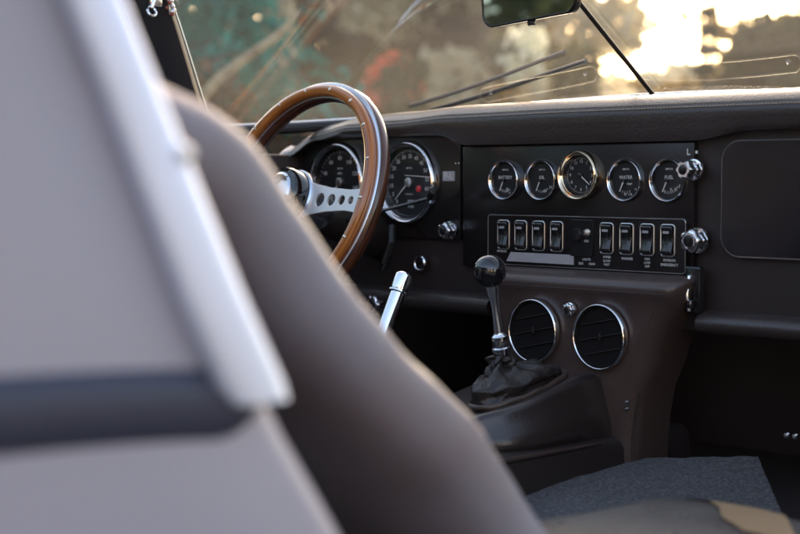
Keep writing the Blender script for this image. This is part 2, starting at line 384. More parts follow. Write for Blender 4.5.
# ---- dashboard ------------------------------------------------------------
lip_z = [(-0.80, 0.034), (-0.70, 0.046), (-0.64, 0.062), (-0.56, 0.090), (-0.48, 0.1005), (-0.38, 0.104), (-0.25, 0.110), (0.0, 0.112), (0.33, 0.112), (0.62, 0.106)]
def ws_base(x):
    a = abs(x) / 0.68; return 0.175 - 0.335 * a ** 4.2, 0.118 - 0.040 * a ** 2
def lipy(x): return 0.0
m = MB(); secs = []; nx = 90
rng = [-0.66 + 1.28 * i / nx for i in range(nx + 1)]
for x in rng:
    z = interp(lip_z, x); by, bz = ws_base(x); by = max(by, 0.03)
    bot = 0.048 - 0.0 if x > -0.25 else min(0.072, z - 0.028)
    if x > 0.19: bot = 0.048 + 0.012 * smoothstep(0.19, 0.28, x)
    if -0.66 <= x < -0.2: bot = 0.048 + (z - 0.028 - 0.048) * 1.0 if z < 0.092 else 0.064 - 0.016 * smoothstep(-0.28, -0.22, x)
    sec = [P(x, by, z - 0.016), P(x, by * 0.7, z - 0.002), P(x, 0.045, z + 0.0015), P(x, 0.032, z + 0.0012), P(x, 0.020, z - 0.0004), P(x, 0.010, z - 0.0035), P(x, 0.002, z - 0.0075), P(x, -0.006, z - 0.0125), P(x, -0.012, z - 0.0175), P(x, -0.0155, z - 0.0225), P(x, -0.0170, z - 0.028)]
    for t in (0.3, 0.6, 0.85): sec.append(P(x, -0.0170 + 0.004 * t, z - 0.028 + (bot + 0.004 - z + 0.028) * t))
    sec += [P(x, -0.011, bot + 0.001), P(x, -0.004, bot), P(x, 0.03, bot), P(x, 0.03, z - 0.03)]
    secs.append(sec)
m.loft(secs); dash = m.build('dash_top', leather_pad, car, sharp=60)
m = MB()        # stitching: two rows of thread along the lip
i = 0; x = -0.63
while x < 0.60:
    z = interp(lip_z, x); z2 = interp(lip_z, x + 0.0034)
    for yy, dz in ((-0.0092, -0.0144), (-0.0142, -0.0198)):
        m.tube([P(x, yy, z + dz), P(x + 0.0017, yy - 0.0006, (z + z2) / 2 + dz + 0.0006), P(x + 0.0034, yy, z2 + dz)], 0.0007, 5)
    x += 0.0052
m.build('stitching', thread, dash)
# demister outlets on the dash top, close to the glass
def capsule_ring(cx, cy, L, w, r, z, bow=0.0):
    pts = []
    n = 40
    for k in range(n):
        a = 2 * PI * k / n
        px = (L / 2 - w) * (1 if math.cos(a) > 0 else -1) + w * math.cos(a) if abs(math.cos(a)) > 1e-6 else 0
        pts.append(Vector((px, w * math.sin(a), 0)))
    # fill straight stretches
    out = []
    for p, q in zip(pts, pts[1:] + pts[:1]):
        d = (q - p).length; s = max(1, int(d / 0.02))
        out += [p.lerp(q, t / s) for t in range(s)]
    return [P(cx + p.x, cy + p.y - bow * (p.x) ** 2, z) for p in out]
for cx, cy, L, ang in ((0.075, 0.140, 0.33, 0), (-0.225, 0.137, 0.22, 0), (0.40, 0.120, 0.24, 0)):
    z = interp(lip_z, cx) + 0.0005
    ring = capsule_ring(cx, cy, L, 0.012, 0.002, z, 0.5)
    m = MB(); m.tube(ring + ring[:1], 0.0022, 8, caps=False); d = m.build('demister_outlet', dull, dash)
    m = MB(); m.add([p + Vector((0, 0, 0.0004)) for p in ring], [tuple(range(len(ring)))]); m.build('outlet_slot', void, d, smooth=False)
    for s in (-1, 1):
        m = MB(); m.lathe([(0.0001, 0.005), (0.003, 0.004), (0.0045, 0)], 12, Matrix.Translation(P(cx + s * (L / 2 - 0.02), cy - 0.5 * (L / 2) ** 2, z))); m.build('outlet_screw', chrome, d)
# fascia board and panels
m = MB(); m.box((0, 0.019, -0.065 + H), (1.29, 0.03, 0.27)); fascia = m.build('dashboard', leather, car, smooth=False)
m = MB(); m.box((-0.424, 0.0, -0.014 + H), (0.372, 0.008, 0.158), bevel=0.002); m.build('driver_panel', vinyl, fascia)
m = MB(); m.box((-0.0215, -0.0005, -0.042 + H), (0.421, 0.009, 0.178), bevel=0.0015); cpanel = m.build('centre_panel', vinyl, fascia)
# passenger panel : padded surround with glossy recessed lid
m = MB(); ring = rrect(0.40, 0.150, 0.035, 8)
m = MB(); m.add(*flat_shape(rrect(0.378, 0.146, 0.026, 8), [], 0.004), face_M(0.4225, -0.026, -0.004))
lid = m.build('glovebox_lid', gloss, fascia, sharp=40)
m = MB(); ring = [face_M(0.4225, -0.026, -0.0050) @ Vector((x, y, 0)) for x, y in rrect(0.3795, 0.1475, 0.027, 8)]
m.tube(ring + ring[:1], 0.0009, 6, caps=False); m.build('glovebox_bead', alu, lid)
m = MB(); m.lathe([(0.0001, 0.012), (0.006, 0.0115), (0.008, 0.008), (0.0075, 0.002), (0.009, 0)], 24, face_M(0.43, 0.028, -0.006)); m.build('lid_catch', chrome, lid)
# lower padded ledges
for x0, x1 in ((-0.645, -0.165), (0.205, 0.63)):
    m = MB(); secs = []
    for i in range(2):
        x = (x0, x1)[i]
        secs.append([P(x, 0.03, -0.17), P(x, 0.0, -0.172), P(x, -0.012, -0.175), P(x, -0.021, -0.182), P(x, -0.023, -0.190), P(x, -0.018, -0.198), P(x, -0.008, -0.203), P(x, 0.03, -0.204)])
    m.loft(secs); m.build('lower_ledge', leather_pad, fascia, sharp=60)

# ---- gauges ----------------------------------------------------------------
def ang(u, v): return (u, v, 0)
def marks(items, ticks, z=0.0016):
    """items: (text, x, y, size); ticks: (angle_deg, r0, r1, width)"""
    m = MB()
    for s, x, y, sz in items:
        vs, fs = text_mesh(s, sz); m.add(vs, fs, T(x, y, z))
    for a, r0, r1, w in ticks:
        c, s_ = math.cos(R(a)), math.sin(R(a)); px, py = -s_ * w / 2, c * w / 2
        m.add([(c * r0 + px, s_ * r0 + py, z), (c * r1 + px, s_ * r1 + py, z), (c * r1 - px, s_ * r1 - py, z), (c * r0 - px, s_ * r0 - py, z)], [(0, 1, 2, 3)])
    return m
def needle(a, r0, r1, w0, w1, z, pivot=(0, 0)):
    m = MB(); c, s_ = math.cos(R(a)), math.sin(R(a)); px, py = -s_, c; x0, y0 = pivot
    vs = []
    for zz in (z, z + 0.0008):
        for r, w in ((r0, w0), (r1, w1)):
            vs += [(x0 + c * r + px * w / 2, y0 + s_ * r + py * w / 2, zz), (x0 + c * r - px * w / 2, y0 + s_ * r - py * w / 2, zz)]
    m.add(vs, [(0, 1, 3, 2), (4, 6, 7, 5), (0, 4, 5, 1), (2, 3, 7, 6), (0, 2, 6, 4), (1, 5, 7, 3)])
    return m
def gauge(name, label, x, z, Rb, items, ticks, nd, hub=0.004, depth=0.010, rim=0.0035, pivot=(0, 0), bm_=None):
    M = face_M(x, z, -0.005)
    m = MB(); g = MB()
    # bezel : rolled bright ring with a stepped inside
    g.lathe([(Rb - 0.0002, -0.002), (Rb, depth * 0.45), (Rb - rim * 0.25, depth * 0.85), (Rb - rim * 0.6, depth), (Rb - rim, depth * 0.88), (Rb - rim * 1.15, depth * 0.7), (Rb - rim * 1.45, depth * 0.55)], 72)
    bz = g.build(name, bm_ or chrome, car, M, sharp=50); bz['label'] = label
    k = MB(); k.lathe([(Rb - rim * 1.4, depth * 0.56), (Rb - rim * 1.5, depth * 0.5), (Rb - rim * 2.0, 0.0022), (Rb - rim * 2.2, 0.0012)], 72); k.build('dial_wall', plastic, bz, M)
    k = MB(); k.disc(Rb - rim * 1.2, 0.001, 64); k.build('dial', dialm, bz, M, smooth=False)
    marks(items, ticks).build('dial_marking', white, bz, M, smooth=False)
    if nd:
        a, r0, r1, w0, w1 = nd
        n = needle(a, r0, r1, w0, w1, 0.0032, pivot).build('needle', white, bz, M, smooth=False)
        h = MB(); h.lathe([(0.0001, 0.0056), (hub * 0.6, 0.0055), (hub, 0.0045), (hub, 0.001)], 24, T(pivot[0], pivot[1], 0)); h.build('needle_hub', alu if hub > 0.005 else plastic, bz, M)
    k = MB(); k.disc(Rb - rim * 1.2, depth * 0.62, 64); k.build('gauge_glass', gauge_glass, bz, M, smooth=False)
    return bz, M
def ring_text(vals, a0, a1, r, size):
    n = len(vals); out = []
    for i, v in enumerate(vals):
        a = R(a0 + (a1 - a0) * i / (n - 1)); out.append((v, r * math.cos(a), r * math.sin(a), size))
    return out
def ring_ticks(n, a0, a1, r0, r1, w, every=1, r0b=None):
    return [(a0 + (a1 - a0) * i / n, (r0b if r0b and i % every == 0 else r0), r1, w if i % every else w * 1.6) for i in range(n + 1)]
# rev counter
it = ring_text(['0', '5', '10', '15', '20', '25', '30', '35', '40', '45', '50', '55', '60'], 228, -14, 0.0405, 0.0088)
it += [('SMITHS', 0.0, 0.022, 0.0042), ('RPM', 0.004, -0.030, 0.0075), ('\u00d7100', 0.004, -0.038, 0.0062), ('\u2013 POSITIVE \u2013', 0.0, -0.0185, 0.0036)]
tk = ring_ticks(60, 228, -14, 0.0475, 0.0505, 0.0006, 5, 0.0465)
tacho, TM = gauge('tachometer', 'rev counter with small red lamp right of the steering wheel rim', -0.347, -0.0065, 0.0645, it, tk, (222, 0.006, 0.040, 0.0026, 0.0008), hub=0.0075, depth=0.014, rim=0.0060)
k = MB(); k.lathe([(0.0001, 0.003), (0.003, 0.0028), (0.0052, 0.002), (0.0056, 0.001)], 24, T(0.021, -0.010, 0)); k.build('warning_lamp', red, tacho, TM)
k = MB(); k.add([(-0.010, 0.0115, 0.0016), (0.046, 0.0090, 0.0016), (0.046, 0.0074, 0.0016), (-0.010, 0.0105, 0.0016)], [(0, 1, 2, 3)]); k.build('dial_line', white, tacho, TM, smooth=False)  # thin white line across the dial
# speedometer
it = ring_text([str(v) for v in range(0, 161, 20)], 228, -48, 0.039, 0.0092)
it += [('SMITHS', 0.0, 0.022, 0.0042), ('MPH', 0.0, 0.014, 0.0055)]
tk = ring_ticks(32, 228, -48, 0.0475, 0.0505, 0.0006, 4, 0.0455)
sp, SM = gauge('speedometer', 'speedometer seen through the steering wheel', -0.510, -0.0065, 0.0645, it, tk, (228, 0.006, 0.038, 0.0026, 0.0008), hub=0.0075, depth=0.014, rim=0.0060)
k = MB(); k.add([(-0.008, -0.023, .0016), (0.010, -0.023, .0016), (0.010, -0.017, .0016), (-0.008, -0.017, .0016)], [(0, 1, 2, 3)]); k.build('odometer', greyp, sp, SM, smooth=False)
# four small gauges and the larger centre one
def small(x, name, title, lab, sc, extra):
    it = [(title, 0, 0.0035, 0.0066), ('SMITHS', 0, 0.0145, 0.0036)] + extra
    tk = [(a, 0.0150, 0.0185, 0.0007) for a in sc]
    return gauge(name, lab, x, -0.0025, 0.0295, it, tk, (244, 0.0, 0.0165, 0.0022, 0.0008), hub=0.0022, depth=0.008, rim=0.0028, pivot=(-0.002, -0.0008))
small(-0.144, 'battery_gauge', 'BATTERY', 'battery gauge at the far left of the small dials', range(238, 306, 8), [('0', 0.004, -0.0145, 0.008), ('10   15', 0.012, -0.019, 0.0038)])
small(-0.073, 'oil_gauge', 'OIL', 'oil gauge second from the left', range(238, 320, 12), [('60', 0.006, -0.0155, 0.0065), ('H', 0.0165, -0.0105, 0.0065)])
small(0.078, 'water_gauge', 'WATER', 'water gauge right of the larger centre dial', range(238, 306, 14), [('TEMP', 0.006, -0.0055, 0.004), ('90  110', 0.004, -0.0195, 0.0046), ('H', 0.017, -0.0125, 0.0045)])
small(0.150, 'fuel_gauge', 'FUEL', 'fuel gauge at the far right of the small dials', range(238, 330, 11), [('\u00bd', 0.004, -0.0125, 0.006), ('\u00be', 0.0115, -0.0125, 0.0058), ('F', 0.0172, -0.0085, 0.006), ('E', -0.0065, -0.0155, 0.0055)])
it = ring_text(['12', '1', '2', '3', '4', '5', '6', '7', '8', '9', '10', '11'], 90, -240, 0.0195, 0.0062)
gauge('clock', 'larger centre dial with long needle and bright warm bezel', -0.0005, 0.004, 0.0355, it, ring_ticks(60, 0, 354, 0.0235, 0.025, 0.0004, 5, 0.0225), (-38, -0.004, 0.021, 0.0020, 0.0010), hub=0.0032, depth=0.014, rim=0.0050, bm_=warm_chrome)

# ---- switch panel -----------------------------------------------------------
SW = face_M(0.0035, -0.0895, -0.0075)
m = MB(); m.add(*flat_shape(rrect(0.356, 0.073, 0.005), [], 0.006), SW); swp = m.build('switch_panel', vinyl, car, Matrix.Identity(4), sharp=40)
m = MB(); ring = [SW @ Vector((x, y, 0.0033)) for x, y in rrect(0.3545, 0.0715, 0.0045)]
m.tube(ring + ring[:1], 0.0006, 6, caps=False); m.build('panel_edge', alu, swp)
def make_switch(x, z):
    M = face_M(x, z, -0.0112)
    o = MB(); outer = rrect(0.0225, 0.0415, 0.0045, 6); pts = [Vector((a, b, 0.0008)) for a, b in outer]
    o.tube(pts + pts[:1], 0.00105, 8, caps=False); s_ = o.build('rocker_switch', alu, car, M)
    b = MB(); n = 16; secs = []
    for i in range(n + 1):
        t = i / n; y = 0.0185 - 0.037 * t
        w = 0.0010 + 0.0062 * abs(t - 0.46) ** 1.25 * 2.0
        if t < 0.03 or t > 0.97: w *= 0.6
        secs.append([(-0.0086, y, -0.001), (-0.0086, y, w), (-0.0080, y, w + 0.0006), (0.0080, y, w + 0.0006), (0.0086, y, w), (0.0086, y, -0.001)])
    b.loft(secs); b.build('rocker', plastic, s_, M, sharp=45)
    k = MB(); k.box((0, 0.0105, 0.0050), (0.0100, 0.0034, 0.0006), bevel=0.0002); k.build('switch_mark', greyp, s_, M, smooth=False)
    k = MB(); k.add(*text_mesh('\u2013', 0.008), T(-0.001, -0.002, 0.0022)); k.build('switch_lettering', white, s_, M, smooth=False)
    return s_
sw0 = make_switch(-0.142, -0.082)
for x in (-0.108, -0.074, -0.040, 0.050, 0.0845, 0.119, 0.153):
    c = sw0.copy(); C.objects.link(c); c.parent = car; c.matrix_local = face_M(x, -0.082, -0.0112); WM[c] = face_M(x, -0.082, -0.0112)
    for ch in list(sw0.children):
        d = ch.copy(); C.objects.link(d); d.parent = c
    c['group'] = 'rocker switches in the centre panel'
sw0['group'] = 'rocker switches in the centre panel'
M = face_M(0.006, -0.083, -0.0112)
m = MB(); m.add(*flat_shape(rrect(0.040, 0.050, 0.003), [], 0.004)); ig = m.build('ignition_plate', plastic, car, M, sharp=40)
m = MB(); m.lathe([(0.0001, 0.008), (0.008, 0.0075), (0.0095, 0.005), (0.010, 0.001)], 30, T(-0.006, 0.004, 0)); m.build('lighter_knob', plastic, ig, M)
m = MB(); m.lathe([(0.0001, 0.005), (0.004, 0.0045), (0.0058, 0.002), (0.006, 0.001)], 24, T(0.011, 0.008, 0)); m.box((0.011, 0.008, 0.007), (0.0018, 0.007, 0.004), bevel=0.0004); m.build('lock_barrel', alu, ig, M)
m = MB(); m.add(*text_mesh('IGN', 0.0045), T(0.010, -0.004, 0.0027)); m.build('plate_lettering', white, ig, M, smooth=False)
m = MB()
for s, x, z, sz in [('INTERIOR', -0.146, -0.1065, 0.0042), ('LIGHTS', 0.014, -0.1125, 0.0046), ('SIDE', 0.004, -0.1185, 0.0044), ('HEAD', 0.024, -0.1185, 0.0044),
                    ('WIPER', 0.050, -0.1080, 0.0048), ('SLOW', 0.050, -0.1132, 0.0046), ('FAST', 0.050, -0.1182, 0.0046), ('WASHER', 0.0850, -0.1088, 0.0050),
                    ('FAN', 0.119, -0.1080, 0.0046), ('LOW', 0.119, -0.1130, 0.0046), ('OFF', 0.119, -0.1180, 0.0046), ('INTERIOR', 0.1555, -0.1085, 0.0046), ('EMERGENCY', 0.1555, -0.1145, 0.0050)]:
    m = MB(); m.add(*text_mesh(s, sz)); m.build('panel_lettering', white, swp, face_M(x, z, -0.0112), smooth=False)
m = MB(); m.add(*flat_shape([(-0.062, -0.006), (0.064, -0.0065), (0.064, 0.0055), (0.058, 0.0065), (-0.054, 0.0065)], [], 0.0008), face_M(-0.073, -0.1140, -0.0118)); m.build('label_strip', greyp, swp, smooth=False)

# ---- knobs and small bright pieces ---------------------------------------------
def knob(name, x, z, y0, r, L, lobes=7, lab=None, ang_=0):
    M = face_M(x, z, y0)
    m = MB(); secs = []; n = lobes * 6
    for h, s in ((0, 0.55), (L * 0.35, 0.5), (L * 0.45, 0.86), (L * 0.6, 1.0), (L * 0.88, 0.96), (L, 0.78)):
        secs.append([((r * s * (1 + 0.10 * math.cos(lobes * 2 * PI * k / n))) * math.cos(2 * PI * k / n), (r * s * (1 + 0.10 * math.cos(lobes * 2 * PI * k / n))) * math.sin(2 * PI * k / n), h) for k in range(n)])
    m.loft(secs); k = m.build(name, chrome, car, M, sharp=45)
    m = MB(); m.lathe([(r * 1.15, 0), (r * 1.1, 0.0025), (r * 0.7, 0.004), (r * 0.5, 0.004)], 32); m.build('knob_escutcheon', chrome, k, M)
    m = MB(); m.lathe([(0.0001, L + 0.001), (r * 0.45, L + 0.0008), (r * 0.55, L)], 20); m.build('knob_cap', plastic, k, M)
    if lab: k['label'] = lab
    return k
knob('control_knob', 0.190, 0.011, -0.005, 0.0125, 0.026, 6, 'bright fluted knob right of the fuel gauge')
knob('control_knob', 0.197, -0.081, -0.005, 0.0150, 0.022, 5, 'large bright knob right of the switch row')
knob('control_knob', -0.257, -0.079, -0.005, 0.0125, 0.018, 5, 'bright knob below the rev counter')
knob('control_knob', -0.415, -0.200, -0.005, 0.015, 0.02, 6)
knob('control_knob', 0.021, -0.179, -0.052, 0.0085, 0.009, 8, 'small knob between the two round air vents')
# key lock
M = face_M(-0.323, -0.131, -0.004)
m = MB(); m.lathe([(0.0125, 0), (0.0125, 0.003), (0.011, 0.005), (0.0095, 0.004), (0.0085, 0.0015)], 36); lk = m.build('key_lock', chrome, car, M)
m = MB(); m.lathe([(0.0085, 0.0015), (0.007, 0.004), (0.0001, 0.0042)], 30); m.box((0, 0, 0.0045), (0.0012, 0.006, 0.0008)); m.build('lock_barrel', plastic, lk, M)
# small grey plate and lettering
M = face_M(-0.262, 0.003, -0.0045)
m = MB(); m.add(*flat_shape(rrect(0.024, 0.014, 0.001), [], 0.001)); pl = m.build('panel_plate', greyp, car, M, smooth=False)
m = MB(); m.add(*text_mesh('P-L', 0.0135), T(0, 0, 0.0012)); m.build('plate_lettering', white, pl, M, smooth=False)
for s_, sz, x, z in (('\u2022 \u2022', 0.010, -0.243, 0.022), ('L  \u25aa', 0.012, 0.187, 0.034)):
    m = MB(); m.add(*text_mesh(s_, sz)); m.build('fascia_lettering', white, cpanel, face_M(x, z, -0.0058), smooth=False)
# heater lever on the right
m = MB(); m.tube([P(0.194, -0.004, -0.122), P(0.194, -0.020, -0.128), P(0.195, -0.026, -0.150), P(0.196, -0.022, -0.172)], [0.003, 0.003, 0.0034, 0.003], 10)
hl = m.build('heater_lever', chrome, car)
m = MB(); m.lathe([(0.0001, 0.006), (0.005, 0.005), (0.0065, 0), (0.005, -0.005), (0.0001, -0.006)], 20, Matrix.Translation(P(0.199, -0.024, -0.163))); m.build('lever_knob', knobm, hl)
m = MB(); m.box((0.197, -0.012, -0.145 + H), (0.026, 0.012, 0.062), bevel=0.004); m.build('lever_housing', plastic, hl)

# ---- upper console with vents --------------------------------------------------
def con_w(z):      # half width by height
    return interp([(-0.34, 0.106), (-0.30, 0.114), (-0.22, 0.140), (-0.15, 0.180), (-0.12, 0.188)], z)
m = MB(); secs = []
zs = [-0.127, -0.129, -0.133, -0.139, -0.147, -0.156, -0.17, -0.20, -0.24, -0.28, -0.32, -0.36, -0.44]
yf = [-0.006, -0.030, -0.046, -0.056, -0.059, -0.055, -0.050, -0.049, -0.050, -0.050, -0.050, -0.052, -0.055]
cx0 = 0.016
for z, y in zip(zs, yf):
    w = con_w(z); r = 0.030; sec = [P(cx0 - w, 0.034, z)]
    if z > -0.13: sec[0] = P(cx0 - w, 0.0, z)
    for k in range(9): a = R(180 - 90 * k / 8 + 0); sec.append(P(cx0 - w + r + r * math.cos(a), y + r - r * math.sin(a), z))
    for k in range(9): a = R(90 - 90 * k / 8); sec.append(P(cx0 + w - r + r * math.cos(a), y + r - r * math.sin(a), z))
    sec.append(P(cx0 + w, 0.034 if z <= -0.13 else 0.0, z))
    secs.append(sec)
m.loft(secs); con = m.build('centre_console', leather_console, car, sharp=70)
m = MB(); x = -0.150     # stitches under the padded edge
while x < 0.182:
    m.tube([P(x, -0.0605, -0.1495), P(x + 0.003, -0.0605, -0.1495)], 0.0005, 5); x += 0.005
m.build('stitching', leather_pad, con)
for sx in (1,):          # piping on the side edge, lower down
    m = MB(); m.tube([P(cx0 + con_w(z) - 0.004, -0.038, z) for z in (-0.285, -0.30, -0.32, -0.345, -0.38)], 0.0016, 6); m.build('side_piping', leather_pad, con)
for z, y in ((-0.297, 0), (-0.306, 0)):
    m = MB(); m.lathe([(0.0001, 0.003), (0.002, 0.0025), (0.003, 0)], 12, face_M(0.118, z, -0.051)); m.build('trim_screw', chrome, con)
def vent(x, z, lab):
    M = face_M(x, z, -0.0530)
    m = MB(); m.lathe([(0.0445, -0.001), (0.0450, 0.004), (0.0442, 0.0070), (0.0430, 0.0078), (0.0420, 0.0070), (0.0416, 0.004), (0.0412, -0.002)], 72)
    v = m.build('air_vent', chrome, car, M, sharp=60); v['label'] = lab
    m = MB(); m.lathe([(0.0403, 0.0040), (0.039, 0.0022), (0.030, 0.0014), (0.0001, 0.0010)], 48, T(0, 0, 0.0)); m.lathe([(0.0418, 0.0035), (0.0395, 0.0045), (0.0385, 0.002), (0.0385, -0.002)], 60); m.build('vent_cup', void, v, M)
    m = MB()
    for y in (-0.020, 0.0, 0.020):
        w = math.sqrt(0.0372 ** 2 - y * y); m.box((0, y, 0.0022), (2 * w, 0.0016, 0.0026), Matrix.Rotation(R(12), 4, 'Z') @ Matrix.Translation((0, 0, 0)), bevel=0.0005)
    m.build('vent_slat', slatm, v, M)
    m = MB(); m.box((0, 0, 0.0035), (0.005, 0.010, 0.003), bevel=0.001); m.build('vent_tab', slatm, v, M)
# the console face is pierced visually by a shallow drum standing proud behind each ring
for x, lab in ((-0.0435, 'round chrome ringed air vent nearer the gear lever'), (0.0755, 'round chrome ringed air vent farther right on the console')): 
    m = MB(); vent(x, -0.2125, lab)

# ---- tunnel and gear lever ----------------------------------------------------
m = MB(); secs = []         # tunnel
for y in [-1.1, -0.9, -0.7, -0.5, -0.35, -0.2, -0.1, 0.0, 0.1]:
    secs.append([P(-0.135, y, -0.46), P(-0.128, y, -0.36), P(-0.118, y, -0.350), P(-0.10, y, -0.345), P(-0.05, y, -0.342), P(0.05, y, -0.342), P(0.098, y, -0.345), P(0.106, y, -0.351), P(0.110, y, -0.36), P(0.114, y, -0.46)])
m.loft(secs); tun = m.build('transmission_tunnel', leather, car, sharp=60)
m = MB(); m.tube([P(0.108, y, -0.348) for y in (-0.8, -0.4, -0.2, -0.09)], [0.0032, 0.0032, 0.0032, 0.001], 8); m.build('tunnel_piping', leather_console, tun)
# raised pod: section along y; ridge either side of the boot opening
podY = [-0.283, -0.280, -0.275, -0.269, -0.260, -0.24, -0.20, -0.16, -0.12, -0.09, -0.06, -0.03, 0.0]
podZ = [-0.344, -0.330, -0.315, -0.305, -0.299, -0.294, -0.285, -0.276, -0.267, -0.262, -0.263, -0.272, -0.285]
m = MB(); secs = []
for y, z in zip(podY, podZ):
    t = smoothstep(-0.285, -0.20, y); w = 0.040 + 0.040 * t ** 0.5; b = 0.013
    hi = z; lo = -0.347
    wt = w - 0.014; wb = w + b; half = []
    for k in range(5): u = k / 4; half.append((wb + (wt + 0.004 - wb) * u, lo + (hi - 0.010 - lo) * u))
    for k in range(1, 5): an = R(90 * k / 4); half.append((wt - 0.006 + 0.010 * math.cos(an), hi - 0.010 + 0.010 * math.sin(an)))
    px_ = 0.012 * (1 - smoothstep(-0.10, -0.02, y))
    sec = [P(px_ - x_, y, z_) for x_, z_ in half] + [P(px_ - w * 0.4, y, hi - 0.003), P(px_, y, hi - 0.005), P(px_ + w * 0.4, y, hi - 0.003)] + [P(px_ + x_, y, z_) for x_, z_ in half[::-1][:-1]]
    sec.append(P(w + b, y, lo)); secs.append(sec)
m.loft(secs); pod = m.build('gearbox_cover', leather_pod, car, sharp=70)
m = MB()                    # ridge round the opening
ridge = []
for k in range(48):
    a = 2 * PI * k / 48; u, v = math.cos(a), math.sin(a)
    x = 0.038 * math.copysign(abs(u) ** 0.75, u); y = -0.166 + 0.080 * math.copysign(abs(v) ** 0.85, v)
    x = 0.026 + x * (1 - 0.25 * max(0, -v) ** 2)
    zz = interp(list(zip(podY, podZ)), y)
    ridge.append(P(x, y, zz + 0.001))
m.tube(ridge + ridge[:1], 0.0040, 12, caps=False); m.build('opening_ridge', leather_ridge_lit, pod)
m = MB()
for k in range(15):
    z = -0.303 - k * 0.0030; y = -0.2610 - 0.0215 * min(1, k / 13) ** 0.8
    for xx in (0.013, 0.023): m.tube([P(xx, y - 0.004, z), P(xx, y - 0.0045, z - 0.0020)], 0.0008, 5)
m.build('seam_stitching', thread, pod)

gl = empty('gear_lever', Matrix.Translation(P(0, -0.165, -0.24)), car)
kc = P(0, -0.191, -0.122); base = P(0, -0.167, -0.232); axis = (kc - base).normalized()
Mg = Matrix.Translation(base) @ axis.to_track_quat('Z', 'Y').to_matrix().to_4x4()
L = (kc - base).length
m = MB(); m.lathe([(0.0218 * math.sin(R(a)) + 0.00005, L - 0.0218 * math.cos(R(a))) for a in range(0, 181, 6)], 48); m.build('gear_knob', knobm, gl, Mg, sharp=0)
m = MB(); m.lathe([(0.0072, 0.02), (0.0066, 0.03), (0.0055, 0.05), (0.0050, 0.062), (0.0058, 0.072), (0.0085, L - 0.026), (0.0092, L - 0.018)], 28); m.build('lever_shaft', chrome_soft, gl, Mg)
m = MB(); m.lathe([(0.0118, -0.004), (0.0118, 0.004), (0.0128, 0.005), (0.0128, 0.008), (0.0110, 0.0095), (0.0108, 0.018), (0.0116, 0.019), (0.0114, 0.024), (0.0078, 0.027), (0.0072, 0.029)], 32); m.build('lever_collar', chrome, gl, Mg, sharp=40)
m = MB(); secs = []; n = 72
prof = [(0.0, 0.0120, 0.0125), (0.10, 0.0155, 0.0160), (0.22, 0.0185, 0.0200), (0.32, 0.0175, 0.0200), (0.42, 0.0240, 0.0360), (0.52, 0.0290, 0.0540), (0.60, 0.0320, 0.0660), (0.68, 0.0340, 0.0730), (0.80, 0.0320, 0.0730), (0.9, 0.0340, 0.0740), (1.0, 0.0350, 0.0760)]
top = base + axis * -0.002
for i in range(49):
    t = i / 48
    for (a, r1, r2), (b, q1, q2) in zip(prof, prof[1:]):
        if a <= t <= b: s_ = (t - a) / (b - a); rx = r1 + (q1 - r1) * s_; ry = r2 + (q2 - r2) * s_
    sec = []
    for k in range(n):
        a = 2 * PI * k / n; u, v = math.cos(a), math.sin(a)
        cy = -0.168 + (-0.166 + 0.168) * t; x = 0.026 * smoothstep(0.25, 0.7, t) + rx * u; y = cy + ry * v
        zb = interp(list(zip(podY, podZ)), y) - 0.002
        zt = top.z - H
        zmid = min(zt - 0.016, zb + 0.032)
        z = (zt + (zmid - zt) * min(1, t / 0.45)) if t < 0.5 else zmid + (zb - zmid) * smoothstep(0.5, 1.0, t)
        if t < 0.45: z = zt + (zmid - zt) * (t / 0.45)
        w = math.sin(PI * min(1, t * 1.05)) 
        fold = noise.noise((u * 1.6 + t * 1.5, v * 1.6, t * 3.5)) * 0.016 - abs(noise.noise((u * 2.6, v * 2.6 + t * 3, t * 5))) * 0.012 - abs(noise.noise((u * 5.5, v * 5.5, t * 11))) * 0.005
        ridge_ = 0.0024 * math.sin(t * 21 + 5 * noise.noise((u * 1.3, v * 1.3, 2)))
        x += u * (fold + ridge_) * w; y += v * (fold + ridge_) * w; z += (noise.noise((u * 2.2, v * 2.2 + 7, t * 4)) * 0.010 + ridge_ * 0.6) * w
        sec.append(P(x, y, z))
    secs.append(sec)
m.loft(secs, caps=False); m.build('gaiter', leather_boot, gl, sharp=0)
m = MB()
# handbrake
hb = empty('handbrake_lever', Matrix.Translation(P(-0.15, -0.35, -0.40)), car)
a = P(-0.150, -0.202, -0.131); b = P(-0.150, -0.290, -0.300); b2 = P(-0.150, -0.36, -0.42)
d = (b - a).normalized()
m = MB(); m.tube([a + d * 0.028, b], 0.0108, 28); m.build('lever_tube', chrome, hb)
m = MB(); m.tube([a, a + d * 0.0015, a + d * 0.004, a + d * 0.024, a + d * 0.027], [0.0085, 0.0105, 0.0125, 0.0128, 0.0122], 28); m.build('lever_grip', chrome, hb)
m = MB(); m.tube([a + d * 0.0265, a + d * 0.0275, a + d * 0.0295, a + d * 0.0305], [0.0125, 0.0142, 0.0142, 0.0125], 28); m.build('lever_ring', chrome, hb)
m = MB(); m.tube([b, b2], 0.009, 16); m.build('lever_stem', plastic, hb)

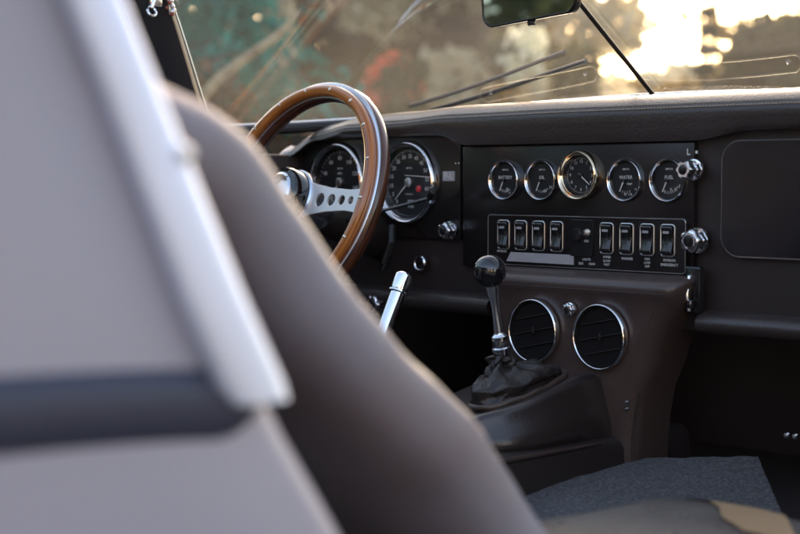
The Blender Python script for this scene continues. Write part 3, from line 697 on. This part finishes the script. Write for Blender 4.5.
# ---- steering wheel --------------------------------------------------------------
tilt, yaw = R(20.6), R(-1.87)
nv = Vector((math.sin(yaw) * math.cos(tilt), -math.cos(yaw) * math.cos(tilt), math.sin(tilt)))
av = Vector((0, 0, 1)).cross(nv); av = -av if av.x < 0 else av; av.normalize(); bv = nv.cross(av)
if bv.z < 0: bv = -bv
wc = P(-0.427, -0.188, -0.026)
Mw = Matrix(((av.x, bv.x, nv.x, wc.x), (av.y, bv.y, nv.y, wc.y), (av.z, bv.z, nv.z, wc.z), (0, 0, 0, 1)))
sw = empty('steering_wheel', Mw, car)
m = MB(); m.torus(0.1745, 0.0090, 0.0078, n=128, m=20, h=-0.0082); m.build('wood_rim', wood, sw, Mw, sharp=0)
m = MB(); m.torus(0.1768, 0.0133, 0.0014, n=128, m=12, h=-0.0140); m.build('rim_core', chrome_soft, sw, Mw, sharp=0)
m = MB(); m.torus(0.1768, 0.0138, 0.0145, n=128, m=24, h=-0.0265); m.build('rim_back', wood_dark, sw, Mw, sharp=0)
rv = None
for k in range(18):
    t = 2.439 - R(20.74) * 0 + R(20) * k - R(20) * 8
    x, y = 0.1750 * math.cos(t), 0.1750 * math.sin(t)
    Mr = Mw @ T(x, y, -0.0003) @ Matrix.Rotation(t, 4, 'Z')
    if rv is None:
        m = MB(); m.lathe([(0.0001, 0.0009), (0.0022, 0.0006), (0.0030, -0.0006)], 16, sx=1.3, sy=0.8); rv = m.build('rivet', brass, sw, Mr)
    else:
        c = rv.copy(); C.objects.link(c); c.parent = sw; c.matrix_local = WM[sw].inverted() @ Mr
def spoke(deg):
    Ms = Mw @ Matrix.Rotation(R(deg), 4, 'Z') @ T(0, 0, -0.016)
    outer = [(0.030, -0.030), (0.050, -0.024), (0.085, -0.0190), (0.130, -0.0165), (0.150, -0.0185), (0.160, -0.026), (0.171, -0.032), (0.1745, 0), (0.171, 0.030), (0.160, 0.022), (0.150, 0.0160), (0.130, 0.0150), (0.085, 0.0180), (0.050, 0.023), (0.030, 0.028)]
    holes = [[(c + r * math.cos(2 * PI * k / 28), -0.001 + r * math.sin(2 * PI * k / 28)) for k in range(28)] for c, r in ((0.066, 0.0110), (0.093, 0.0096), (0.117, 0.0080), (0.138, 0.0066))]
    m = MB(); m.add(*flat_shape(outer, holes, 0.003)); m.build('spoke', alu_white, sw, Ms, sharp=40)
for dg_ in (0, 180, 270): spoke(dg_)
m = MB(); m.lathe([(0.030, -0.075), (0.036, -0.060), (0.040, -0.030), (0.046, -0.020), (0.046, -0.012), (0.043, -0.010)], 56); m.build('hub', chrome_soft, sw, Mw)
m = MB(); m.lathe([(0.042, -0.012), (0.042, 0.010), (0.039, 0.016), (0.033, 0.0175), (0.031, 0.015)], 56); m.build('hub_collar', knobm, sw, Mw)
m = MB(); m.lathe([(0.0325, 0.012), (0.031, 0.018), (0.027, 0.0205), (0.024, 0.0190), (0.0215, 0.0175), (0.018, 0.0190), (0.0001, 0.0215)], 56); m.build('horn_button', chrome, sw, Mw, sharp=25)
# column, stalk
col = empty('steering_column', Mw @ T(0, 0, -0.08), car)
m = MB(); m.lathe([(0.0001, -0.072), (0.030, -0.074), (0.033, -0.085), (0.033, -0.25), (0.026, -0.26), (0.022, -0.33)], 40); m.build('column_shroud', leather, col, Mw)
m = MB(); 
p0 = Mw @ Vector((0.03, -0.004, -0.10)); p1 = P(-0.262, -0.045, -0.030); p2 = P(-0.247, -0.05, -0.018)
m.tube([p0, p0.lerp(p1, 0.5), p1], [0.003, 0.0025, 0.003], 10); m.build('indicator_stalk', plastic, col)
m = MB(); m.tube([p1, p1.lerp(p2, .2), p2, p2 + (p2 - p1) * 0.25], [0.004, 0.0075, 0.0085, 0.004], 16); m.build('stalk_tip', plastic, col)
m = MB(); m.tube([P(-0.36, -0.03, -0.075), P(-0.345, -0.045, -0.10), P(-0.355, -0.05, -0.13), P(-0.375, -0.04, -0.14)], [0.006, 0.007, 0.007, 0.005], 12); m.build('column_bracket', plastic, col)

# ---- windscreen, pillars, mirror ----------------------------------------------------
def ws_pt(x, t):
    by, bz = ws_base(x); a = abs(x) / 0.68
    ty, tz = -0.245 - 0.045 * a ** 2, 0.400 - 0.03 * a ** 2
    xx = x * (1 - 0.06 * t)
    return P(xx, by + (ty - by) * t, bz + (tz - bz) * t + 0.006 * math.sin(PI * t))
m = MB(); nx, nt = 48, 16; vs = []; fs = []
for j in range(nt + 1):
    for i in range(nx + 1): vs.append(ws_pt(-0.68 + 1.36 * i / nx, j / nt))
for j in range(nt):
    for i in range(nx): a = j * (nx + 1) + i; fs.append((a, a + 1, a + nx + 2, a + nx + 1))
m.add(vs, fs); wsn = m.build('windscreen', screen_glass, car, sharp=0)
m = MB(); m.tube([ws_pt(-0.68 + 1.36 * i / 60, 0.0) + Vector((0, 0.004, -0.004)) for i in range(61)], 0.009, 10); m.build('windscreen_seal', rubber, wsn)
m = MB(); m.tube([ws_pt(-0.68 + 1.36 * i / 60, 0.0) + Vector((0, 0.004, 0.0055)) for i in range(61)], 0.0028, 8); m.build('windscreen_bead', chrome_soft, wsn)
m = MB(); m.tube([ws_pt(-0.68 + 1.36 * i / 40, 1.0) + Vector((0, 0, 0.004)) for i in range(41)], 0.016, 10); m.build('windscreen_header', leather, wsn)
for s in (-1, 1):
    if s == 1: continue
    secs = []
    for j in range(17):
        t = -0.35 + 1.4 * j / 16; e = ws_pt(s * 0.675, max(t, 0)) if t >= 0 else ws_pt(s * 0.675, 0) + (ws_pt(s * 0.675, 0.2) - ws_pt(s * 0.675, 0)) * (t / 0.2)
        secs.append([e + Vector((0, 0.004, 0)), e + Vector((s * 0.020, 0.004, 0)), e + Vector((s * 0.035, -0.02, 0)), e + Vector((s * 0.030, -0.075, 0)), e + Vector((s * 0.012, -0.082, 0)), e + Vector((0.004 * -s, -0.05, 0)), e + Vector((-s * 0.006, -0.008, 0))])
    m = MB(); m.loft(secs); pil = m.build('windscreen_pillar', rubber, car, sharp=30)
    m = MB(); m.tube([ws_pt(s * 0.672, j / 16) + Vector((0.0025, -0.001, 0)) for j in range(17)], 0.0016, 8); m.build('pillar_bead', chrome_soft, pil)
    m = MB(); m.tube([Vector((e0[0][0] + s * 0.0, e0[0][1] - 0.105, e0[0][2])) for e0 in [[ws_pt(s * 0.675, j / 10)] for j in range(11)]], 0.0030, 8); m.build('door_window_channel', leather_console, pil)
    # small catch near the top of the pillar
    q = ws_pt(s * 0.675, 0.66)
    m = MB(); m.box((0, 0, 0), (0.012, 0.022, 0.020), Matrix.Translation(q + Vector((0.010, -0.035, 0.0))), bevel=0.003)
    m.torus(0.0075, 0.0022, M=Matrix.Translation(q + Vector((0.016, -0.045, -0.018))) @ Matrix.Rotation(R(70), 4, 'Y'), n=28, m=8)
    m.tube([q + Vector((0.012, -0.03, 0.03)), q + Vector((0.018, -0.04, 0.0)), q + Vector((0.016, -0.045, -0.012))], 0.003, 8)
    m.build('pillar_catch', chrome, pil)
    rc = random.Random(3); m = MB(); m2 = MB()
    for k in range(16):
        c_ = q + Vector((0.014, -0.010 + rc.uniform(-0.012, 0.012), 0.024 - k * 0.0028)); rr_ = rc.uniform(0.0026, 0.0042)
        (m if k % 3 else m2).lathe([(max(0.00005, rr_ * math.sin(R(a_))), -rr_ * math.cos(R(a_))) for a_ in range(0, 181, 20)], 12, Matrix.Translation(c_))
    m.tube([q + Vector((0.014, -0.010, 0.08)), q + Vector((0.014, -0.010, -0.02))], 0.0008, 6)
    m.build('bead_string', chrome, pil); m2.build('red_bead', beadm, pil)
# wiper arms outside the glass
for x0, x1 in ((-0.46, -0.12),):
    m = MB(); m.tube([ws_pt(x0 + (x1 - x0) * k / 10, 0.04 + 0.17 * k / 10) + Vector((0, 0.008, 0.008)) for k in range(11)], 0.0032, 8); w = m.build('wiper', rubber, car)
    m = MB(); m.tube([ws_pt(x0 + 0.03 + (x1 - x0) * k / 10, 0.02 + 0.15 * k / 10) + Vector((0, 0.004, 0.004)) for k in range(11)], 0.0040, 8); m.build('wiper_blade', rubber, w)
# mirror with its stay
m = MB(); r0 = P(0.0, 0.158, 0.118); r1 = P(0.0, -0.018, 0.245); dd = (r1 - r0).normalized()
m.tube([r0 - dd * 0.004, r0, r1, r1 + dd * 0.17], 0.0034, 12); rod = m.build('mirror_stay', leather, car)
mc = P(-0.035, -0.075, 0.245)
to_cam = (Vector((-0.35, -0.95, H - 0.02)) - mc).normalized()
Mm = Matrix.Translation(mc) @ Matrix.Rotation(R(-4), 4, 'Y') @ (Matrix(((1, 0, 0, 0), (0, 0, -1, 0), (0, 1, 0, 0), (0, 0, 0, 1))) @ Matrix.Rotation(R(1), 4, 'Y') )
m = MB(); m.add(*flat_shape(rrect(0.168, 0.060, 0.018, 8), [], 0.010)); mir = m.build('rear_view_mirror', plastic, car, Mm, sharp=40)
m = MB(); m.lathe([(0.0001, -0.03), (0.012, -0.028), (0.03, -0.008), (0.034, -0.004)], 24, sx=2.1, sy=0.7); m.build('mirror_back', plastic, mir, Mm)
vs = [(a, b, 0.0062) for a, b in rrect(0.162, 0.0545, 0.016, 8)]
m = MB(); m.add(vs, [tuple(range(len(vs)))]); m.build('mirror_glass', mirror_m, mir, Mm, smooth=False)
m = MB(); ring = [Vector((a, b, 0.0066)) for a, b in rrect(0.1655, 0.0575, 0.0175, 8)]; m.tube(ring + ring[:1], 0.0012, 8, caps=False); m.build('mirror_rim', plastic, mir, Mm)
m = MB(); m.box((0.0, -0.033, 0.0), (0.010, 0.008, 0.008), bevel=0.002); m.build('dipping_tab', plastic, mir, Mm)
m = MB(); m.tube([mc + Vector((0.035, 0.02, 0.0)), P(0, -0.035, 0.262)], 0.005, 10); m.build('mirror_clamp', chrome, mir)

# ---- passenger seat ------------------------------------------------------------------
seat = empty('passenger_seat', Matrix.Translation(P(0.42, -0.75, -0.44)), car)
def superloft(path, X0, halfx, halft, n=40, p=0.62, name='x', material=None, parent=None, puff=0.0):
    """path: list of (y, z, scale_x, scale_t); section in the plane of X and the path normal"""
    m = MB(); secs = []
    for i, (y, z, sx_, st_) in enumerate(path):
        a = path[max(0, i - 1)]; b = path[min(len(path) - 1, i + 1)]
        t = Vector((0, b[0] - a[0], b[1] - a[1])).normalized(); nn = Vector((0, -t.z, t.y))
        sec = []
        for k in range(n):
            an = 2 * PI * k / n; cu, su = math.cos(an), math.sin(an)
            x = X0 + halfx * sx_ * math.copysign(abs(cu) ** p, cu)
            q = halft * st_ * math.copysign(abs(su) ** p, su)
            q += puff * noise.noise((x * 7, y * 9, z * 9)) + puff * 0.5 * noise.noise((x * 3, y * 22 + 5, z * 22)); x += puff * noise.noise((x * 4, y * 11, z * 11 + 4)); c_ = P(x, y, z) + nn * q; sec.append(c_)
        secs.append(sec)
    m.loft(secs); return m.build(name, material, parent, sharp=0)
front_line = [(y + 0.013, z + 0.010) for y, z in [(-1.185, 0.096), (-1.072, 0.048), (-1.004, -0.015), (-0.932, -0.101), (-0.838, -0.184), (-0.745, -0.272), (-0.67, -0.36)]]
th = 0.055
path = []
dense = []
for (a, b), (c, d) in zip(front_line, front_line[1:]):
    for k in range(6): dense.append((a + (c - a) * k / 6, b + (d - b) * k / 6))
dense.append(front_line[-1])
dense = [(sum(dense[max(0, min(len(dense) - 1, i + j))][0] for j in range(-4, 5)) / 9, sum(dense[max(0, min(len(dense) - 1, i + j))][1] for j in range(-4, 5)) / 9) for i in range(len(dense))]
tot = len(dense) - 1
for i, (y, z) in enumerate(dense):
    a = dense[max(0, i - 1)]; b = dense[min(tot, i + 1)]; t = Vector((0, b[0] - a[0], b[1] - a[1])).normalized()
    nb = Vector((0, t.z, -t.y))           # towards the back of the seat
    if nb.y > 0: nb = -nb
    u = i / tot; e = min(1, math.sqrt(max(0.0, 1 - (1 - min(1, u / 0.10)) ** 2)) + 0.04)
    e2 = min(1, math.sqrt(max(0.0, 1 - (1 - min(1, (1 - u) / 0.06)) ** 2)) + 0.1)
    thk = th * (1 - 0.08 * math.sin(u * PI))
    path.append((y + nb.y * thk, z + nb.z * thk, (0.8 + 0.2 * e) * e2, e * e2 * thk / th))
backr = superloft(path, 0.41, 0.207, th, p=0.70, name='backrest', material=leather_seat, parent=seat, puff=0.010)
cpath = []
for i in range(25):
    u = i / 24; y = -0.98 + 0.655 * u
    e = min(1, math.sqrt(max(0.0, 1 - (1 - min(1, (1 - u) / 0.16)) ** 2)) + 0.03) * min(1, 0.3 + u / 0.05)
    cpath.append((y, -0.408 + 0.018 * math.sin(u * PI * 0.8), 0.80 + 0.20 * e, e))
cush = superloft(cpath, 0.525, 0.150, 0.072, p=0.72, name='seat_cushion', material=leather_cushion, parent=seat, puff=0.004)

# sunlight falling on the cushion, put in as a tan coloured patch
from mathutils.bvhtree import BVHTree
bv_ = BVHTree.FromPolygons([v.co for v in cush.data.vertices], [tuple(p.vertices) for p in cush.data.polygons])
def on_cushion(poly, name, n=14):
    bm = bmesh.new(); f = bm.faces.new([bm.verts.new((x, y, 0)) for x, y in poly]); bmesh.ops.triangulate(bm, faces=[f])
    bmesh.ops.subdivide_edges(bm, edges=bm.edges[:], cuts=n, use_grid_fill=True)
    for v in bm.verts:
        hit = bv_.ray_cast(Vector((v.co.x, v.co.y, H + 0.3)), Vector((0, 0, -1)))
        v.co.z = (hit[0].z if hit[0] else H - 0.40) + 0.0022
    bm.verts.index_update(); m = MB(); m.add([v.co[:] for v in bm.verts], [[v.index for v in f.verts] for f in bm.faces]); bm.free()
    m.build(name, sunlit_tan, cush, sharp=0)
sunlit_tan = mat('sunlit_tan', (0.33, 0.215, 0.115), 0.36, bump=(300, 0.3, 0.001, 1))
on_cushion([(0.448, -0.352), (0.492, -0.346), (0.540, -0.368), (0.590, -0.405), (0.640, -0.46), (0.600, -0.49), (0.560, -0.465), (0.528, -0.425), (0.495, -0.400), (0.466, -0.398)], 'sun_patch')

# the driver's seat, the same but for its side of the tunnel
dseat = seat.copy(); C.objects.link(dseat); dseat.name = 'driver_seat'; dseat.parent = car
dseat.matrix_local = WM[car].inverted() @ Matrix.Translation((-0.84, 0.0, 0.0)) @ WM[seat]
for ch in list(seat.children):
    d = ch.copy(); C.objects.link(d); d.parent = dseat

# ================================================================== BACKGROUND
def bgp(px, dist, py=None):      # ground point seen beyond the windscreen at this bearing
    th_ = R(46.7) - math.atan((px - 400) / 1556.0)
    return 1.403 - dist * math.sin(th_), -1.675 + dist * math.cos(th_)
def leafmat(name, c1, c2, trans=0.35):
    m = bpy.data.materials.new(name); m.use_nodes = True; nt = m.node_tree; n = nt.nodes; l = nt.links; p = n['Principled BSDF']
    g = n.new('ShaderNodeNewGeometry'); cr = n.new('ShaderNodeValToRGB'); cr.color_ramp.elements[0].color = (*c1, 1); cr.color_ramp.elements[1].color = (*c2, 1)
    l.new(g.outputs['Random Per Island'], cr.inputs['Fac']); l.new(cr.outputs[0], p.inputs['Base Color']); p.inputs['Roughness'].default_value = 0.5
    t = n.new('ShaderNodeBsdfTranslucent'); l.new(cr.outputs[0], t.inputs[0]); mx = n.new('ShaderNodeMixShader'); mx.inputs[0].default_value = trans
    l.new(p.outputs[0], mx.inputs[1]); l.new(t.outputs[0], mx.inputs[2]); l.new(mx.outputs[0], n['Material Output'].inputs[0])
    return m
bark = mat('bark_brown', (0.085, 0.062, 0.042), 0.9, var=(9, (0.17, 0.13, 0.09), 0.35, 0.65), bump=(30, 0.7, 0.02))
bark_pale = mat('bark_pale', (0.55, 0.44, 0.27), 0.8, var=(12, (0.22, 0.16, 0.10), 0.4, 0.7), bump=(30, 0.5, 0.01))
_lm = leafmat
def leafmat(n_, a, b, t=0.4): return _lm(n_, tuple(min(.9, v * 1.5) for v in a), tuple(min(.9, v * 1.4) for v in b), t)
LM = dict(olive=leafmat('leaf_olive', (0.045, 0.045, 0.014), (0.14, 0.115, 0.035)), teal=leafmat('leaf_teal', (0.006, 0.095, 0.080), (0.03, 0.26, 0.21)),
          brown=leafmat('leaf_brown', (0.05, 0.032, 0.016), (0.14, 0.085, 0.04)), green=leafmat('leaf_green', (0.03, 0.045, 0.018), (0.09, 0.10, 0.04)),
          pale=leafmat('leaf_pale', (0.16, 0.16, 0.10), (0.30, 0.28, 0.19)), red=leafmat('petal_red', (0.50, 0.07, 0.035), (0.75, 0.18, 0.09)), cream=leafmat('petal_cream', (0.62, 0.58, 0.42), (0.8, 0.76, 0.60), 0.5),
          dark=leafmat('leaf_dark', (0.012, 0.016, 0.006), (0.035, 0.036, 0.014), 0.15), haze=leafmat('leaf_haze', (0.42, 0.37, 0.27), (0.58, 0.52, 0.39), 0.55), orange=leafmat('leaf_orange', (0.30, 0.11, 0.02), (0.45, 0.20, 0.04)),  # haze: the bright backlit haze is put into the leaf colour
          gold=leafmat('leaf_gold', (0.15, 0.10, 0.025), (0.30, 0.20, 0.06)))
def leaves(mb, blobs, count, size, rnd):
    tot_ = sum(b[3] ** 2 for b in blobs)
    for (x, y, z, r, fl) in blobs:
        for _ in range(int(count * r * r / tot_)):
            d = Vector((rnd.gauss(0, 1), rnd.gauss(0, 1), rnd.gauss(0, 1))).normalized(); q = r * rnd.random() ** 0.42
            c = Vector((x, y, z)) + Vector((d.x * q, d.y * q, d.z * q * fl))
            if c.z < 0.02: continue
            a = Vector((rnd.gauss(0, 1), rnd.gauss(0, 1), rnd.gauss(0, 1))).normalized(); b = a.orthogonal().normalized(); s = size * rnd.uniform(0.6, 1.4)
            mb.add([c - a * s, c - b * s * 0.5, c + a * s, c + b * s * 0.5], [(0, 1, 2, 3)])
def tree(px, dist, h, cr_r, lm, label, trunk_r=0.09, count=4200, size=0.055, lean=0.0, shape='round', first=0.35, barkm=None, name='tree', cat='tree', group=None, seed=1):
    rnd = random.Random(seed); x, y = bgp(px, dist)
    t = empty(name, T(x, y, 0)); tag(t, label, cat, group)
    tr = MB(); top = Vector((x + lean, y, h * 0.9))
    pts = [Vector((x + lean * k / 6 + rnd.uniform(-1, 1) * 0.02 * h * (k > 0), y + rnd.uniform(-1, 1) * 0.02 * h, h * 0.9 * k / 6)) for k in range(7)]
    tr.tube(pts, [trunk_r * (1.15 - 0.16 * k) for k in range(7)], 10)
    blobs = []
    if shape == 'cone':
        for k in range(15):
            u = k / 14; z = h * (first * 0.4 + (1 - first * 0.4) * u); r = cr_r * (1 - u) + 0.06
            for j in range(3): a = rnd.uniform(0, 2 * PI); blobs.append((x + lean * z / h + math.cos(a) * r * 0.35, y + math.sin(a) * r * 0.35, z, r * 0.75, 0.6))
    else:
        for k in range(17):
            a = rnd.uniform(0, 2 * PI); u = rnd.random() ** 0.5; zz = rnd.uniform(first, 1.0)
            rr = cr_r * u * math.sin(PI * min(1, max(0.18, (zz - first) / (1.05 - first)))) ** 0.5
            c = (x + lean * zz + math.cos(a) * rr, y + math.sin(a) * rr, h * zz); blobs.append((*c, cr_r * rnd.uniform(0.24, 0.42), rnd.uniform(0.6, 0.95)))
            if k < 8:
                k0 = pts[min(5, max(1, int(zz * 5)))]; tr.tube([k0, k0.lerp(Vector(c), 0.5) + Vector((0, 0, 0.05 * h)), Vector(c)], [trunk_r * 0.45, trunk_r * 0.28, trunk_r * 0.1], 6)
    tr.build('trunk', barkm or bark, t, T(x, y, 0), world=True)
    cb = MB(); leaves(cb, blobs, count, size, rnd)
    if cb.v:
        me = bpy.data.meshes.new('crown'); me.from_pydata([(p[0] - x, p[1] - y, p[2]) for p in cb.v], [], cb.f); link('crown', me, LM[lm], t, T(x, y, 0), smooth=False)
    return t
def shrub(px, dist, h, w, lm, label, count=2600, size=0.035, seed=1, name='shrub', cat='shrub', group=None, extra=None, zlo=0.1):
    rnd = random.Random(seed); x, y = bgp(px, dist)
    t = empty(name, T(x, y, 0)); tag(t, label, cat, group); st_ = MB(); blobs = []
    for k in range(11):
        a = rnd.uniform(0, 2 * PI); u = rnd.random() ** 0.6; zz = rnd.uniform(zlo, 0.86)
        c = Vector((x + math.cos(a) * w * u * 0.75, y + math.sin(a) * w * u * 0.75, h * zz)); blobs.append((*c, w * rnd.uniform(0.25, 0.42), 0.9))
        st_.tube([(x, y, 0), ((x + c.x) / 2, (y + c.y) / 2, c.z * 0.6), c], [0.02, 0.013, 0.005], 6)
    st_.build('stem', bark, t, T(x, y, 0), world=True)
    cb = MB(); leaves(cb, blobs, count, size, rnd)
    me = bpy.data.meshes.new('foliage'); me.from_pydata([(p[0] - x, p[1] - y, p[2]) for p in cb.v], [], cb.f); link('foliage', me, LM[lm], t, T(x, y, 0), smooth=False)
    if extra:
        fm, cnt, fs_, z0, z1, ww = extra; fb = MB()
        for _ in range(14):
            a = rnd.uniform(0, 2 * PI); leaves(fb, [(x + math.cos(a) * ww * rnd.random(), y + math.sin(a) * ww * rnd.random(), rnd.uniform(z0, z1), 0.07, 1)], cnt // 14, fs_, rnd)
        me = bpy.data.meshes.new('flower'); me.from_pydata([(p[0] - x, p[1] - y, p[2]) for p in fb.v], [], fb.f); link('flower', me, LM[fm], t, T(x, y, 0), smooth=False)
    return t
tree(212, 8.5, 4.4, 1.1, 'teal', 'blue green conifer just right of the dark windscreen pillar', shape='cone', count=5200, seed=3, name='conifer', first=0.1)
tree(150, 13, 6.5, 1.9, 'green', 'dark leafy tree behind the windscreen pillar', seed=4)
tree(258, 9.5, 6.0, 0.9, 'brown', 'slim pale trunked tree beyond the left of the windscreen', trunk_r=0.13, barkm=bark_pale, first=0.6, count=2600, seed=5)
tree(232, 11, 6.5, 0.9, 'brown', 'slim pale trunked tree next to the conifer', trunk_r=0.09, barkm=bark_pale, first=0.6, count=2600, seed=15)
tree(300, 14, 6.0, 2.1, 'brown', 'brown leaved tree above the steering wheel', seed=6, count=6000, first=0.12, size=0.07)
tree(365, 17, 7.0, 2.3, 'green', 'dark green tree in the middle distance over the wheel rim', seed=7, count=6500, first=0.08, size=0.08)
tree(425, 15, 6.0, 1.7, 'olive', 'olive tree left of the pale grey green one', seed=8, count=5000, first=0.10, size=0.075)
tree(492, 13, 5.2, 1.35, 'haze', 'pale grey green tree below the rear view mirror', seed=9, count=5500, first=0.08, size=0.075)
shrub(392, 8.0, 1.55, 0.42, 'green', 'shrub with orange red flowers over the dashboard edge', seed=10, name='flowering_shrub', extra=('red', 420, 0.035, 1.12, 1.36, 0.13))
shrub(528, 9.5, 1.9, 0.5, 'olive', 'shrub with cream blossom just below the mirror', seed=11, name='blossoming_shrub', extra=('cream', 300, 0.032, 1.30, 1.62, 0.30))
shrub(330, 8.5, 1.45, 0.8, 'brown', 'low brown shrub seen through the wheel', seed=12)
shrub(250, 7.2, 1.25, 0.6, 'brown', 'russet shrub at the left end of the dashboard', seed=13)
for i, (px, dist, h, w, lm, lab) in enumerate([(585, 15, 1.50, 1.05, 'gold', 'low golden shrub beside the mirror stay'), (640, 17, 1.60, 1.2, 'olive', 'low olive shrub right of the mirror stay foot'), (690, 16, 1.60, 1.1, 'gold', 'golden brown shrub below the small dark conifer'),
        (740, 18, 1.80, 1.2, 'olive', 'olive shrub right of the small dark conifer'), (790, 16, 1.85, 1.1, 'gold', 'golden shrub at the right end of the windscreen view'), (835, 15, 2.6, 1.0, 'olive', 'taller olive shrub outside the right edge'), (560, 21, 1.9, 1.0, 'olive', 'far olive shrub behind the blossom')]):
    shrub(px, dist, h, w, lm, lab, seed=30 + i, count=10000, size=0.06, zlo=0.45, group='shrubs along the far edge')
tree(706, 13.0, 2.25, 0.20, 'dark', 'small dark conifer against the bright sky', shape='cone', trunk_r=0.05, count=4200, size=0.04, seed=21, name='conifer', first=0.1)
tree(800, 28, 4.6, 2.0, 'gold', 'far golden tree at the right', seed=23, count=3200, size=0.10, first=0.2)
for i, (px, dist, lm, lab) in enumerate([(200, 24, 'green', 'broad olive tree at the far left of the rear row'), (270, 22, 'brown', 'golden brown broad tree second in the rear row'), (345, 25, 'green', 'broad olive tree in the middle of the rear row'), (410, 22, 'gold', 'broad golden tree behind the red flowers'), (465, 26, 'pale', 'pale broad tree behind the grey green one'), (525, 27, 'pale', 'pale broad tree at the right end of the rear row')]):
    tree(px, dist, 7.0 if i < 5 else 4.2, 2.3, lm, lab, seed=80 + i, count=7500, size=0.13, first=0.05, group='broad trees in the rear row')
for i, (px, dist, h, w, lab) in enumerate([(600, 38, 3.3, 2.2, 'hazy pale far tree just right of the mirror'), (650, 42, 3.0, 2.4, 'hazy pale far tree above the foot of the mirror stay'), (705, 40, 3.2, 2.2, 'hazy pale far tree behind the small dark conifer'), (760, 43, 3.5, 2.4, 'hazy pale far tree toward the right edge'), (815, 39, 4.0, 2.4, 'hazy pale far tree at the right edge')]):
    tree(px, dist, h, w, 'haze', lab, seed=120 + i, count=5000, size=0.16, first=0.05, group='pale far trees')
# arching bare stem near the pillar
x, y = bgp(246, 5.2)
t = empty('bare_shrub', T(*bgp(200, 5.2), 0)); tag(t, 'leafless shrub with one pale arching stem beside the pillar', 'shrub')
def pxp(px, py, dist):
    gx_, gy_ = bgp(px, dist); return Vector((gx_, gy_, H + (178 - py) / 1556 * dist))
g0 = Vector((*bgp(165, 5.2), 0))
m = MB(); m.tube([g0, pxp(180, 150, 5.2), pxp(203, 97, 5.2), pxp(222, 78, 5.2), pxp(248, 58, 5.2), pxp(272, 42, 5.2), pxp(288, 28, 5.2), pxp(299, 12, 5.2)], [0.028, 0.024, 0.020, 0.018, 0.017, 0.015, 0.012, 0.008], 10)
m.build('arching_stem', bark_pale, t, WM[t], world=True)
m = MB(); m.tube([g0, pxp(185, 130, 5.2), pxp(200, 75, 5.2), pxp(222, 58, 5.2), pxp(240, 54, 5.2)], [0.014, 0.010, 0.007, 0.005, 0.003], 8); m.build('arching_stem', bark, t, WM[t], world=True)
# trees behind the camera: what the bright metal mirrors
for i, (x, y, h, lm, rr) in enumerate([(-9.5, -4.0, 5, 'teal', 1.6), (-8.5, -6.5, 5, 'teal', 1.6), (-6.5, -8.5, 5, 'green', 1.5), (-5.0, -10.0, 4.6, 'orange', 0.9), (-3.0, -12.5, 5, 'brown', 1.6), (9, -9, 5.5, 'orange', 1.8), (5, -12, 6.0, 'gold', 1.9), (1, -14, 6.0, 'brown', 1.9), (11.5, -5, 5.0, 'gold', 1.8), (12, 3, 5.5, 'orange', 1.8), (11, 9, 5.5, 'brown', 1.8)]):
    rnd = random.Random(60 + i); t = empty('tree', T(x, y, 0)); tag(t, 'tree standing behind the photographer, out of the picture', 'tree', 'trees behind the photographer')
    m = MB(); m.tube([(x, y, 0), (x, y, h * .5), (x + .2, y, h * .85)], [0.16, 0.12, 0.05], 8); m.build('trunk', bark, t, T(x, y, 0), world=True)
    cb = MB(); leaves(cb, [(x + rnd.uniform(-1, 1) * rr * .7, y + rnd.uniform(-1, 1) * rr * .7, h * rnd.uniform(.16, .95), rr * .6, .9) for _ in range(16)], 4200, 0.14, rnd)
    me = bpy.data.meshes.new('crown'); me.from_pydata([(p[0] - x, p[1] - y, p[2]) for p in cb.v], [], cb.f); link('crown', me, LM[lm], t, T(x, y, 0), smooth=False)

scene.render.engine = 'CYCLES'
scene.cycles.transparent_max_bounces = 16
scene.cycles.max_bounces = 8
